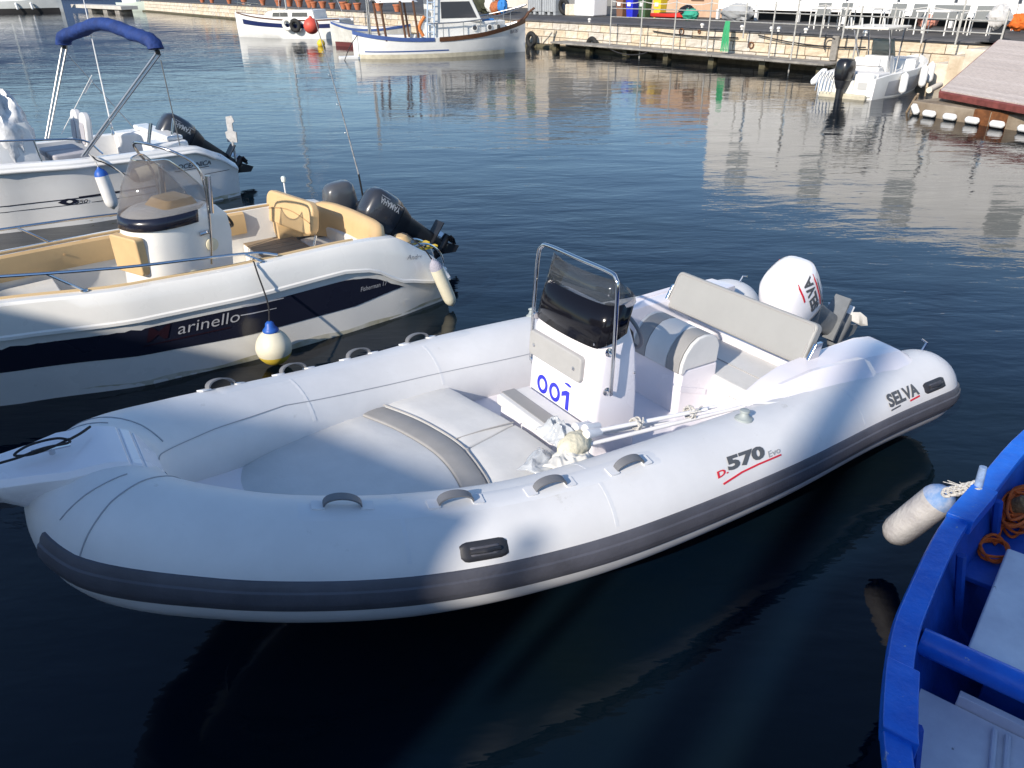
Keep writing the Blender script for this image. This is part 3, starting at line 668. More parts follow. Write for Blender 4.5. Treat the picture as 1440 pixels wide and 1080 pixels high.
# ------------------------------------------------------------------ things lying in the inflatable
def in_rib(name, label, cat, p): 
    return thing(name, label, cat, M=RM @ T(*p))
pb = in_rib('pole_bundle', 'white poles and rolled canvas tied in a bundle along the side tube', 'bundle', (2.9,.5,.5))
WP = mat('white_pole_paint', (.80,.79,.80), .4, var=.1, vscale=10)
ROPEW = mat('white_rope', (.72,.70,.66), .8, var=.25, vscale=60, bump=.8, bscale=160)
A0 = Vector((0,0,0))
for (y0, z0, y1, z1, xe) in ((.02,.06,.16,.07,-.85),(.06,.10,.195,.10,-.72),(.10,.05,.22,.05,-1.02),(-.02,.04,.12,.03,-.5)):
    mb = MB(); mb.tube([(.10,y0,z0),(xe,y1,z1)], .0125, 10); mb.build('pole', WP, pb)
    mb = MB()
def knot(parent, c, r, m, seed):
    rr = random.Random(seed); mb = MB(); pts = []
    for k in range(26):
        a = k*1.15; pts.append((c[0]+r*.5*cos(a*1.7)*rr.uniform(.6,1.1), c[1]+r*cos(a)*rr.uniform(.7,1.1), c[2]+r*sin(a)*rr.uniform(.7,1.1)))
    mb.tube(catmull(pts, 4), .0055, 6)
    for e in range(2): mb.tube(catmull([c, (c[0]+rr.uniform(-.04,.04), c[1]+rr.uniform(.02,.05), c[2]+.03), (c[0]+rr.uniform(-.06,.06), c[1]+rr.uniform(.02,.08), c[2]+.045)], 4), .005, 6)
    return mb.build('knot', m, parent)
knot(pb, (-.25,.10,.085), .035, ROPEW, 3); knot(pb, (-.62,.155,.085), .04, ROPEW, 4)
def crumple(name, parent, m, c, rx, ry, rz, amp, seed, seg=26, rot=0.0, freq=2.4, thick=0.0, open_end=False):
    from mathutils import noise
    mb = MB(); v = []; f = []; n1, n2 = seg, seg//2
    for i in range(n2+1):
        for k in range(n1):
            th = pi*i/n2; ph = 2*pi*k/n1
            d = Vector((sin(th)*cos(ph), sin(th)*sin(ph), cos(th)))
            rg = 1-abs(noise.noise(d*freq+Vector((seed,0,0))))*amp*2 - abs(noise.noise(d*freq*2.3+Vector((0,seed,0))))*amp
            p = RZ(rot) @ Vector((d.x*rx*rg, d.y*ry*rg, d.z*rz*rg)); v.append((p.x+c[0], p.y+c[1], p.z+c[2]))
    for i in range(n2):
        for k in range(n1): f.append((i*n1+k, i*n1+(k+1)%n1, (i+1)*n1+(k+1)%n1, (i+1)*n1+k))
    mb.add(v, f); return mb.build(name, m, parent, weld=True, angle=55)
CANV = mat('cream_canvas', (.66,.62,.48), .8, var=.15, vscale=12, bump=.5, bscale=30)
crumple('rolled_canvas', pb, CANV, (.17,.07,.05), .13, .085, .085, .10, 5.0, 36, .35, 1.7)
for (dx, dy, dz) in ((.06,-.045,.095),(.10,-.01,.125),(.055,.02,.12),(.08,.065,.115)):
    mb = MB(); Mx = T(dx+.02, dy+.03, dz) @ RZ(.25) @ RY(radians(75)); mb.lathe([(.001,-.12),(.024,-.115),(.027,0),(.025,.02),(.012,.028),(.001,.03)], 12, M=Mx); mb.build('pole_end', WP, pb)
def sheet_crumple(name, parent, m, c, lx, ly, hz, rot, seed, n=40, curl=0.0):
    """a loose sheet lying in sharp folds"""
    from mathutils import noise
    v = []; f = []
    for i in range(n+1):
        for k in range(n+1):
            a = i/n-.5; b = k/n-.5; e = Vector((a*1.9, b*1.9, seed))
            w_ = noise.noise(e*1.3); fold = abs(noise.noise(e*.9+Vector((4,0,0)))); fold2 = abs(noise.noise(e*2.1+Vector((0,7,0))))
            edge = 1-.22*abs(noise.noise(Vector((atan2(b, a)*1.2, seed, 0))))
            x = a*lx*edge+.12*lx*w_; y = b*ly*edge+.12*ly*noise.noise(e+Vector((0,0,9)))
            z = hz*(1.0-2.2*fold-.55*fold2)*(1-(2*max(abs(a), abs(b)))**4*.7)+curl*(a*a)
            p = RZ(rot) @ Vector((x, y, z)); v.append((p.x+c[0], p.y+c[1], p.z+c[2]))
    for i in range(n):
        for k in range(n): f.append((i*(n+1)+k, i*(n+1)+k+1, (i+1)*(n+1)+k+1, (i+1)*(n+1)+k))
    mb = MB(); mb.add(v, f); return mb.build(name, m, parent, thick=.0015, angle=75)
sheet_crumple('white_sheet', pb, mat('white_plastic_sheet', (.66,.645,.60), .5), (.27,.16,.02), .24, .20, .07, .5, 9.0)
FOIL = mat('clear_plastic_film', (.58,.61,.64), .12, alpha=.55, spec=.9)
sheet_crumple('plastic_film', pb, FOIL, (.20,-.04,.06), .19, .20, .11, .2, 12.0)
sheet_crumple('plastic_film', pb, FOIL, (.36,.05,-.015), .26, .18, .05, .5, 15.0)
DROPE = mat('dark_mooring_rope', (.035,.035,.04), .8, var=.4, vscale=50, bump=.8, bscale=150)
mb = MB()
mb.tube(catmull([(5.36,-.02,.955),(5.42,.035,.965),(5.50,.04,.955),(5.56,-.005,.945),(5.50,-.035,.96),(5.40,-.03,.965),(5.36,.02,.96),(5.46,.05,.975),(5.58,.04,.95),(5.80,.03,.945),(6.3,-.1,.95),(7.2,-.5,1.1)], 8), .0055, 7)
mb.tube(catmull([(5.36,0,.962),(5.31,-.06,.95),(5.27,-.12,.94)], 4), .006, 7)
mr = mb.build('mooring_rope', DROPE); mr.matrix_world = RM; tag(mr, 'dark mooring rope looped round the bow cleat of the grey inflatable', 'rope')
# ------------------------------------------------------------------ generic lofted fishing-boat hull
def lerp_tab(tab, x):
    if x <= tab[0][0]: return tab[0][1:]
    for a, b in zip(tab, tab[1:]):
        if x <= b[0]:
            t = (x-a[0])/(b[0]-a[0]); t = t*t*(3-2*t)*0.35+t*0.65
            return tuple(a[i]*(1-t)+b[i]*t for i in range(1, len(a)))
    return tab[-1][1:]
def xs_range(x0, x1, n): return [x0+(x1-x0)*i/n for i in range(n+1)]
# outboard: local origin at the clamp, x forward, z up; leg can be tilted
def outboard(parent, M, name, s, cowl_m, leg_m, letters=None, letm=None, stripe=None, prop_m=None, tilt=0.0):
    Mo = M @ RY(tilt) @ Matrix.Diagonal((s, s, s, 1))
    mb = MB(); mb.loft([cowl_ring(.02,.19,-.24,.15), cowl_ring(.06,.22,-.27,.175), cowl_ring(.18,.24,-.29,.195), cowl_ring(.32,.235,-.285,.195), cowl_ring(.43,.20,-.27,.18), cowl_ring(.49,.15,-.22,.145), cowl_ring(.515,.07,-.13,.08)], M=Mo)
    ob = mb.build(name, cowl_m, parent, angle=70)
    mb = MB(); mb.loft([cowl_ring(-.16,.13,-.19,.10), cowl_ring(-.02,.19,-.24,.15), cowl_ring(.025,.195,-.245,.155)], M=Mo); mb.build('lower_cowl', leg_m, ob, angle=60)
    mb = MB(); mb.loft([cowl_ring(-.92,.02,-.13,.035), cowl_ring(-.55,.05,-.16,.05), cowl_ring(-.14,.09,-.18,.085)], M=Mo)
    mb.box(-.34,.06,-.10,.10,-.64,-.625, M=Mo)
    mb.tube([(.15,0,-.84),(.06,0,-.84),(-.14,0,-.84),(-.24,0,-.84)], [.015,.06,.062,.04], 14, M=Mo)
    mb.prism([(.05,-.88),(-.14,-.88),(-.2,-1.1),(-.1,-1.1)], 'y', -.011, .011, M=Mo); mb.build('lower_leg', leg_m, ob)
    mb = MB()
    for k in range(3):
        Mk = Mo @ T(-.2,0,-.84) @ RX(2*pi*k/3+.3)
        mb.loft([[(-.03,-.02,.05),(.03,.02,.05),(.03,.026,.05),(-.03,-.014,.05)], [(-.05,-.07,.13),(.04,.06,.13),(.04,.066,.13),(-.05,-.064,.13)], [(-.03,-.05,.19),(.02,.03,.19),(.02,.035,.19),(-.03,-.045,.19)]], M=Mk)
    mb.build('propeller', prop_m or STEEL, ob)
    mb = MB(); mb.box(.15,.30,-.11,.11,-.40,-.03, M=Mo); mb.build('clamp_bracket', BLACK, ob, bevel=.012*s)
    if letters:
        for side in (1, -1):
            def fn(a, b):
                z = .11+.32*a; x = -.18+.075*b if side > 0 else -.18+.075*(1-b)
                hw = .19; cx, hx = -.025, .265; c = (x-cx)/hx; w_ = hw*(1-abs(c)**2.6)**(1/2.6)
                return Mo @ Vector((x, side*(w_+.009), z))
            text_on('lettering', letters, letm, ob, fn, bold=.02)
            mb = MB(); v = []; f = []
            for i in range(11): v += [fn(-.1+1.1*i/10, -.32), fn(-.1+1.1*i/10, -.22)]
            for i in range(10): f.append((2*i, 2*i+1, 2*i+3, 2*i+2))
            mb.add(v, f); mb.build('stripe', letm, ob)
    return ob
def fender_mesh(name, label, cat_mats, top, bottom, r, label_group=None, eye=.02):
    """cylindrical fender between two world points; parts: body, end caps"""
    top = Vector(top); bottom = Vector(bottom); ax = top-bottom; L = ax.length
    Mf = T(*bottom) @ ax.to_track_quat('Z', 'Y').to_matrix().to_4x4()
    body, capm, botm = cat_mats
    e = thing(name, label, 'fender', M=Mf, group=label_group)
    prof = [(r*.30,0.03*L),(r*.62,.055*L),(r*.9,.12*L),(r,.2*L),(r*1.02,.5*L),(r,.8*L)]
    mb = MB(); mb.lathe(prof, 20); mb.build('body', body, e, angle=60)
    mb = MB(); mb.lathe([(r,.8*L),(r*.92,.86*L),(r*.66,.925*L),(r*.34,.96*L),(r*.22,.985*L),(r*.2,L)], 20); mb.build('neck', capm, e, angle=60)
    mb = MB(); mb.lathe([(r*.12,0),(r*.2,.01*L),(r*.31,.03*L)], 14); mb.build('tip', botm, e, angle=60)
    return e
def rope(name, label, pts, r, m, n=6):
    mb = MB(); mb.tube(catmull(pts, 6), r, n); o = mb.build(name, m); tag(o, label, 'rope'); return o

# ------------------------------------------------------------------ the cream and white fishing boat beside the inflatable
MM = Matrix.Translation((-1.19, 8.17, 0)) @ RZ(radians(216.87))
fb = thing('fishing_boat', 'white open fishing boat with navy side band and tan cushions', 'boat', M=MM)
GELW = mat('ivory_gelcoat', (0.80, 0.785, 0.745), 0.28, var=0.07, vscale=1.6, coat=0.25, rvar=0.1)
NAVY = mat('navy_band', (0.012, 0.014, 0.028), 0.3, coat=0.2, rvar=.1)
TAN = mat('tan_vinyl', (0.62, 0.43, 0.22), 0.5, var=0.1, vscale=4, bump=.08, bscale=90)
TANP = mat('tan_piping', (0.40, 0.26, 0.13), 0.6)
TEAK = mat('teak', (0.38, 0.285, 0.19), 0.65, var=0.4, vscale=3, stretch=(2, 25, 2), bump=.3, bscale=30)
FLOORW = mat('nonslip_floor', (0.66, 0.645, 0.60), 0.6, var=0.12, vscale=4, bump=.2, bscale=160)
#        x,  gunY, gunZ, ridgeY, ridgeZ, wlY
MT = [(0.0,.86,.34,.95,.25,.84),(.2,.90,.56,.985,.27,.88),(.6,.955,.81,1.03,.38,.95),(.92,.97,.84,1.04,.57,.97),(1.2,.98,.85,1.045,.615,.99),(2.1,1.0,.85,1.06,.60,1.0),(3.0,.94,.86,.99,.60,.90),(3.9,.74,.90,.76,.62,.58),(4.6,.44,.95,.44,.68,.26),(5.0,.22,1.0,.22,.74,.09),(5.25,.04,1.03,.04,.78,.0)]
def hull_y(tab, x, z):
    gy, gz, ry, rz, wy = lerp_tab(tab, x)
    if z >= rz: t = min(1, (z-rz)/max(.01, gz-rz)); return ry+(gy-ry)*t**1.5
    t = max(0, z/rz) if rz > 0 else 0; return wy+(ry-.035-wy)*t**.8
def build_hull(parent, tab, m, L, floor_z, inn=.14, keel=-.35):
    rings = []
    for x in xs_range(tab[0][0], tab[-1][0], 44):
        gy, gz, ry, rz, wy = lerp_tab(tab, x); pts = []
        kz = keel*(1-max(0, (x/L-.72)/.28)**2) if x > .72*L else keel
        iy = max(gy-inn, .005)
        half = [(0.0, kz), (wy*.55, kz*.55), (wy, -.06)]
        for k in range(1, 6): z = rz*k/6; half.append((hull_y(tab, x, z), z))
        half += [(ry-.02, rz-.012), (ry, rz-.006), (ry, rz+.018), (ry-.012, rz+.03), (ry+(gy-ry)*.5, rz+(gz-rz)*.6), (gy, gz-.02), (gy-.02, gz), (iy+.02, gz), (iy, gz-.015), (iy-.015, max(floor_z, gz-.3)), (max(iy-.03, .003), min(floor_z, gz-.05))]
        ring = [(x, y, z) for y, z in half] + [(x, -y, z) for y, z in reversed(half[1:])]
        rings.append(ring)
    mb = MB(); mb.loft(rings, closed=True, cap=True); return mb.build('hull', m, parent, angle=32)
build_hull(fb, MT, GELW, 5.25, .28)
mb = MB(); v = []; f = []
for x in xs_range(0.25, 4.9, 20):
    y = max(lerp_tab(MT, x)[0]-.16, .02); v += [(x, y, .285), (x, -y, .285)]
for i in range(20): f.append((2*i, 2*i+1, 2*i+3, 2*i+2))
mb.add(v, f); mb.build('cockpit_floor', FLOORW, fb)
def hull_band(parent, tab, name, m, xs, ztop, zbot, off=.004, side=1, rows=5):
    v = []; f = []
    for x in xs:
        for k in range(rows+1):
            z = zbot(x)+(ztop(x)-zbot(x))*k/rows; v.append((x, side*(hull_y(tab, x, z)+off), z))
    for i in range(len(xs)-1):
        for k in range(rows): f.append((i*(rows+1)+k, i*(rows+1)+k+1, (i+1)*(rows+1)+k+1, (i+1)*(rows+1)+k))
    mb = MB(); mb.add(v, f); return mb.build(name, m, parent, angle=60)
def zt(x): return lerp_tab(MT, x)[3]-.028
def zb(x): return min(zt(x)-.004, .255 + .045*max(0, min(1, (x-2.2)/1.2)) + .08*max(0, (1.1-x)/.6) + .02*max(0, x-3))
for side in (1, -1):
    b_ = hull_band(fb, MT, 'navy_band', NAVY, xs_range(.50, 5.0, 44), zt, zb, side=side)
    def band_text(s, xa, xb, za, zc, m, shear=.2, bold=.0):
        def fn(a, b):
            x = xa+(xb-xa)*a if side > 0 else xb+(xa-xb)*a
            z = za+(zc-za)*b + (.0)
            return Vector((x, side*(hull_y(MT, x, z)+.008), z))
        return text_on('lettering', s, m, b_, fn, shear, bold)
    SILV = mat('silver_letters', (.42,.42,.44), .35)
    band_text('arinello', 2.72, 2.21, .405, .505, SILV, .25, -.004)
    band_text('M', 2.97, 2.76, .395, .515, mat('dark_red_letter', (.020,.008,.014), .35), .25, .01)
    band_text('Fisherman 17', 1.05, .76, .385, .43, SILV, .25, .0)
    hull_band(fb, MT, 'name_underline', mat('dark_red_letter', (.020,.008,.014), .35), xs_range(2.3, 3.0, 6), lambda x: .372, lambda x: .362, .007, side, 1)
    for (xa, xb, z0, z1) in ((2.18,1.80,.46,.54),(2.2,1.88,.42,.46),(2.16,1.86,.50,.56)):
        hull_band(fb, MT, 'swoosh', SILV, xs_range(xb, xa, 6), lambda x: z1-(xa-x)*.05, lambda x: z1-.004-(z1-z0)*.45*(1-abs((x-xa)/(xb-xa)-.3))*.4-(xa-x)*.05, .0065, side, 1)
    hull_band(fb, MT, 'port_fitting', GELW, xs_range(.52,.58,4), lambda x: .17, lambda x: .11, .012, side, 2)
    text_on('lettering', 'Andrea', mat('thin_grey_script', (.3,.3,.32), .5), fb, (lambda sd: (lambda a, b: Vector(((.52-.24*a) if sd > 0 else (.28+.24*a), sd*(hull_y(MT, .52-.24*a, .60)+.01), .585+.05*b - .06*a))))(side), .35, 0)
STAIN = mat('waterline_scum', (.40,.37,.24), .7, var=.5, vscale=6, col2=(.62,.60,.52))
for side in (1, -1): hull_band(fb, MT, 'waterline_stain', STAIN, xs_range(.02, 4.8, 40), lambda x: .045+.02*sin(x*7)*sin(x*3.1), lambda x: -.02, .003, side, 2)
# gunwale trims and rubbing edge
for side in (1, -1):
    mb = MB(); mb.tube([(x, side*(lerp_tab(MT, x)[0]-.125), lerp_tab(MT, x)[1]+.004) for x in xs_range(1.0, 4.6, 24)], .014, 6); mb.build('gunwale_trim', mat('tan_trim', (.55,.40,.22), .55), fb)
    # bow rail on stanchions
    rp_ = [(1.75, .89, .87), (1.95, .895, .93), (2.4, .92, .985), (3.0, .88, 1.03), (3.8, .70, 1.09), (4.5, .44, 1.14), (4.95, .20, 1.18), (5.1, 0, 1.19)]
    mb = MB(); mb.tube([(p.x, side*p.y, p.z) for p in catmull(rp_, 5)], .0125, 8)
    rl = mb.build('bow_rail', STEEL, fb)
    for x, tx in ((1.98,1.90),(3.42,3.28),(4.4,4.3)):
        y = lerp_tab(MT, x)[0]-.06; gz = lerp_tab(MT, x)[1]
        q = min(catmull(rp_, 8), key=lambda p: abs(p.x-(x+.08)))
        mb = MB(); mb.tube([(tx, side*y, gz), (q.x, side*q.y, q.z)], .011, 8); mb.lathe([(.03,0),(.028,.006),(.012,.012)], 12, M=T(tx, side*y, gz)); mb.build('stanchion', STEEL, rl)
    # padded coaming inside
    v = []; f = []
    xs = xs_range(1.45, 4.4, 20)
    for x in xs:
        y = lerp_tab(MT, x)[0]-.155; z = lerp_tab(MT, x)[1]-.01
        v += [(x, side*(y+.03), z), (x, side*(y-.035), z-.02), (x, side*(y-.045), z-.11), (x, side*(y-.03), z-.23), (x, side*(y+.02), z-.24)]
    for i in range(20):
        for k in range(4): f.append((i*5+k, i*5+k+1, i*5+5+k+1, i*5+5+k))
    mb = MB(); mb.add(v, f); cp = mb.build('coaming_cushion', TAN, fb, angle=50)
    for x in (1.9, 2.55, 3.2):
        mb = MB(); mb.lathe([(.012,0),(.010,.004)], 8, M=T(x, side*(lerp_tab(MT, x)[0]-.2), lerp_tab(MT, x)[1]-.1) @ RX(side*pi/2)); mb.build('button', TANP, cp)
# raised fore deck with steps
mb = MB(); mb.prism([(3.35,-.62),(3.35,.62),(3.9,.55),(4.6,.26),(4.9,.1),(4.9,-.1),(4.6,-.26),(3.9,-.55)], 'z', .286, .60); mb.build('foredeck', FLOORW, fb, bevel=.02)
mb = MB(); mb.box(2.95,3.34,-.30,.52,.286,.46); cb = mb.build('forward_locker', GELW, fb, bevel=.025)
mb = MB(); mb.box(2.98,3.31,-.26,.48,.46,.474); mb.build('locker_lid', FLOORW, cb, bevel=.008)
# console
def scr(z, k, dx):
    pts = [(2.24,-.30),(2.36,-.312),(2.50,-.305),(2.64,-.26),(2.745,-.14),(2.775,0),(2.745,.14),(2.64,.26),(2.50,.305),(2.36,.312),(2.24,.30)]
    return [(p.x+dx, p.y*k, z if not callable(z) else z(i, p)) for i, p in enumerate(catmull([(a,b,0) for a,b in pts], 4))]
def con2(z, k, dx, xa): return scr(z, k, dx) + [(xa+.03, .29*k, z), (xa, .24*k, z), (xa, -.24*k, z), (xa+.03, -.29*k, z)]
mb = MB(); mb.loft([con2(.285,1.10,.09,2.02), con2(.60,1.06,.07,1.98), con2(.95,1.02,.035,1.92), con2(1.10,1.0,.01,1.93), con2(1.20,.97,-.015,2.02), con2(1.24,.85,-.08,2.10)])
fc = mb.build('console', GELW, fb, angle=40)
mb = MB(); mb.prism(rrect(0,.90,.19,.165,.03,4), 'x', -.04, .045, M=T(2.80,.03,0) @ RZ(.10)); mb.build('console_cushion', TAN, fc, bevel=.015, seg=3)
n_ = len(scr(0,1,0))
lowr = scr(1.11, 1.035, .022); upr = scr(1.215, 1.005, .0)
wb = sheet('windscreen_base', [lowr, upr], NAVY, fc, .008)
TINT = mat('tinted_screen', (.20,.18,.175), .04, alpha=.32, spec=.9)
tp_ = []
for i, p in enumerate(scr(0, .70, -.22)):
    e = min(i, n_-1-i)/(n_-1); tp_.append((p[0], p[1], 1.215+.45*min(1, (e/.26))**.8))
md_ = [((a[0]+b[0])/2+.03, (a[1]+b[1])/2*1.04, (a[2]+b[2])/2) for a, b in zip(upr, tp_)]
sheet('windscreen', [upr, md_, tp_], TINT, fc, .006)
mb = MB(); mb.tube(tp_, .006, 6); mb.build('screen_trim', STEEL, fc)
mb = MB(); mb.tube(catmull([(2.25,.36,.72),(2.2,.36,1.0),(2.16,.36,1.40),(2.20,.34,1.60),(2.32,.26,1.72),(2.42,.0,1.78),(2.42,-.2,1.76),(2.34,-.33,1.66),(2.22,-.36,1.4),(2.25,-.36,.72)], 6), .0125, 10)
mb.build('grab_rail', STEEL, fc)
for y in (.385, -.385):
    mb = MB(); mb.tube([(2.17,y,1.18),(2.13,y,1.50)], .026, 12); mb.build('rod_holder', STEEL, fc)
mb = MB(); mb.lathe([(.085,0),(.085,.012),(.06,.02)], 18, M=T(2.42,.322,.62) @ RX(-pi/2)); mb.build('speaker_grille', mat('cream_plastic', (.72,.66,.48), .5), fc)
mb = MB(); mb.lathe([(.06,0),(.06,.012),(.045,.018)], 18, M=T(2.18,.312,.88) @ RX(-pi/2)); mb.build('speaker_grille', mat('cream_plastic', (.72,.66,.48), .5), fc)
mb = MB(); mb.tube([(2.28,.318,1.0),(2.18,.322,1.005)], .02, 8); mb.build('navigation_light', STEEL, fc)
Mw = T(1.90,.02,1.05) @ RY(radians(-55))
mb = MB(); mb.tube([(.17*cos(2*pi*k/24), .17*sin(2*pi*k/24), 0) for k in range(25)], .014, 8, M=Mw)
for a in (.5,2.6,4.7): mb.tube([(.16*cos(a),.16*sin(a),0),(0,0,-.04)], .01, 6, M=Mw)
mb.build('steering_wheel', BLACK, fc)
mb = MB(); mb.loft([con_ring(1.22,2.5,2.15,.2,.05), con_ring(1.30,2.42,2.18,.16,.05)]); mb.build('instrument_hood', TAN, fc)
fc.matrix_local = T(2.4,.02,0) @ RZ(radians(15)) @ T(-2.4,-.02,0)
# helm seat with flip backrest on teak
mb = MB(); mb.box(.98,1.52,-.80,.14,.286,.50); hs_ = mb.build('seat_box', GELW, fb, bevel=.02)
for k in range(7):
    y0 = -.78+k*.13; mb = MB(); mb.box(1.0,1.52,y0,y0+.122,.50,.516); mb.build('plank', TEAK, hs_, bevel=.003, seg=1)
for k in range(9):
    y0 = -.72+k*.16; mb = MB(); mb.box(1.55,1.93,y0,y0+.15,.288,.302); mb.build('plank', TEAK, fb, bevel=.003, seg=1)
Mb2 = T(1.08, -.46, .68) @ RZ(radians(8)) @ RY(radians(-10))
mb = MB(); mb.prism(rrect(0,.16,.46,.17,.10,6), 'x', -.055, .045, M=Mb2); br = mb.build('backrest', TAN, fb, bevel=.03, seg=3)
mb = MB(); mb.tube([(.047, y, .14+.05*cos(y*4.2)) for y in xs_range(-.44,.44,14)], .007, 6, M=Mb2); mb.build('piping', TANP, br)
for y in (-.70, -.02):
    mb = MB(); mb.tube([(1.2,y,.46),(1.05,y,.54),(1.0,y,.68)], .012, 8); mb.build('hinge_bar', STEEL, br)
# stern sofa: curved cushion round the stern
cur = catmull([(1.15,-.76,0),(.85,-.74,0),(.62,-.55,0),(.55,-.2,0),(.54,.2,0),(.56,.52,0),(.70,.74,0),(.95,.78,0)], 6); v = []; f = []
secs = []
for i, p in enumerate(cur):
    t = (cur[min(i+1,len(cur)-1)]-cur[max(i-1,0)]).normalized(); nn = Vector((t.y,-t.x,0)); nn = -nn if nn.x < 0 and i in range(len(cur)//2-8, len(cur)//2+8) else nn
    cin = Vector((1.0,0,0)); nn = nn if (cin-p).dot(nn) > 0 else -nn
    e = min(i, len(cur)-1-i)/6; hgt = .36*min(1, .55+e*.25)
    secs.append([p+Vector((0,0,.50)), p+nn*.10+Vector((0,0,.50)), p+nn*.09+Vector((0,0,.50+hgt*.7)), p+nn*.05+Vector((0,0,.50+hgt*.97)), p-nn*.01+Vector((0,0,.50+hgt)), p-nn*.05+Vector((0,0,.50+hgt*.9)), p-nn*.06+Vector((0,0,.50+hgt*.4))])
mb = MB(); mb.loft([[tuple(q) for q in s] for s in secs]); mb.build('stern_cushion', TAN, fb, bevel=.0, angle=60)
mb = MB(); mb.prism([(.30,-.78),(.30,.78),(.62,.80),(.70,.60),(.66,0),(.70,-.60),(.62,-.80)], 'z', .2, .62); mb.build('stern_deck', GELW, fb, bevel=.03)
mb = MB(); mb.prism([(.58,-.66),(.58,.66),(.95,.66),(.95,-.66)], 'z', .286, .48); mb.build('stern_bench', GELW, fb, bevel=.03)
mb = MB(); mb.prism(rrect(.12,0,.16,.86,.05,4), 'z', .24, .335); mb.build('swim_platform', GELW, fb, bevel=.015)
mb = MB(); mb.lathe([(.09,0),(.10,.04),(.07,.09),(.02,.10)], 16, M=T(.36,.62,.62)); mb.build('tan_cap', TAN, fb)
YAML = mat('pale_grey_letters', (.45,.46,.48), .4)
COWLB = mat('charcoal_cowl', (.030,.033,.042), .28, coat=.5, rvar=.08)
LEGB = mat('black_leg_paint', (.018,.02,.026), .4, var=.3, vscale=8)
outboard(fb, T(.10,.0,.66), 'outboard_motor', .84, COWLB, LEGB, 'YAMAHA', YAML, tilt=radians(52))
outboard(fb, T(.34,-.78,.62), 'auxiliary_outboard', .72, mat('grey_cowl', (.075,.08,.09), .3, coat=.4), LEGB, tilt=radians(8))
# boarding ladder, yellow pads
mb = MB(); 
YEL = mat('yellow_plastic', (.75,.50,.03), .45, var=.15, vscale=8)
ld = thing('boarding_ladder', 'yellow and steel boarding ladder folded on the stern of the navy-banded boat', 'ladder', M=MM @ T(.16,.62,.40))
mb.box(-.12,.20,-.05,.03,.16,.185); mb.build('yellow_step', YEL, ld, bevel=.008)
mb = MB(); mb.box(-.16,.14,.06,.12,.14,.165); mb.build('yellow_step', YEL, ld, bevel=.008)
for y in (-.06,.14):
    mb = MB(); mb.tube(catmull([(.22,y,.20),(.02,y,.22),(-.14,y,.12),(-.20,y,-.04),(-.17,y,-.25)], 5), .011, 8); mb.build('rail', STEEL, ld)
for k in range(3):
    mb = MB(); mb.tube([(.12-k*.11,-.06,.21-k*.025),(.12-k*.11,.14,.21-k*.025)], .012, 8); mb.build('rung', STEEL, ld)
# stern light, fishing rod, fenders, ropes
mb = MB(); Ml = MM @ T(.95,-.83,.84); mb.tube([(0,0,0),(0,0,.23)], .009, 8); lt = thing('stern_light', 'slim white pole light on the far gunwale behind the tan seat', 'light', M=Ml); mb.build('pole', mat('white_paint', (.8,.8,.8), .35), lt)
mb = MB(); mb.lathe([(.012,.23),(.024,.24),(.026,.28),(.016,.295)], 12); mb.build('lens', mat('clear_lens', (.75,.78,.7), .1, coat=.5), lt)
rodm = thing('fishing_rod', 'long thin dark fishing rod standing in a holder between two outboards', 'fishing rod', M=MM @ T(.30,-.22,.62))
mb = MB(); mb.tube([(0,0,0),(.04,-.02,.55)], [.013,.010], 8); mb.build('handle', BLACK, rodm)
mb = MB(); mb.tube([(.04,-.02,.55),(.10,-.10,1.1),(.17,-.22,1.75),(.21,-.32,2.15)], [.009,.007,.005,.003], 8); mb.build('blank', mat('rod_blank', (.35,.36,.38), .35, var=.6, vscale=30), rodm)
for t_ in (.3,.5,.7,.85):
    p = Vector((.04,-.02,.55)).lerp(Vector((.19,-.27,1.95)), t_); mb = MB(); mb.tube([p+Vector((.012+.012*cos(a),0,.012*sin(a))) for a in [2*pi*k/10 for k in range(11)]], .002, 5); mb.build('guide', STEEL, rodm)
mb = MB(); mb.lathe([(.035,-.03),(.04,0),(.035,.03)], 14, M=T(.05,-.05,.22) @ RX(pi/2)); mb.tube([(.05,-.08,.22),(.09,-.09,.20)], .006, 6); mb.build('reel', BLACK, rodm)
FENY = mat('ivory_fender', (.74,.70,.55), .45, var=.12, vscale=6); FENYB = mat('yellow_stain', (.68,.50,.06), .5)
FENB = mat('blue_fender_cap', (.02,.10,.42), .45); 
e = thing('ball_fender', 'round ivory fender with blue neck and yellowed bottom hanging on the navy band', 'fender', M=MM @ T(2.03,1.22,.18))
mb = MB(); R_ = .155; mb.lathe([(R_*sin(a)*(1-.12*max(0,cos(a))), R_*1.05*cos(a)*-1 if False else -R_*1.05*cos(pi-a)*-1) for a in xs_range(.95, pi-.55, 14)][::-1] if False else [(R_*sin(a)*(1 if a < pi/2 else 1-.10*(a-pi/2)), -R_*1.08*cos(a)) for a in xs_range(1.22, pi-.45, 16)], 24); mb.build('ball', FENY, e, angle=70)
mb = MB(); mb.lathe([(.004, -R_*1.07)]+[(R_*sin(a), -R_*1.08*cos(a)) for a in xs_range(.12, 1.22, 9)], 24); mb.build('yellowed_bottom', FENYB, e, angle=70)
mb = MB(); mb.lathe([(.068,.150),(.07,.16),(.055,.178),(.042,.195),(.036,.225),(.02,.24)], 18); mb.build('neck', FENB, e, angle=60)
rope('fender_rope', 'dark cord from the rail to the round ivory fender', [MM @ Vector(p) for p in ((2.03,1.22,.41),(1.99,1.15,.55),(2.0,1.05,.80),(1.99,.98,.87),(1.98,.93,.87))], .007, DROPE)
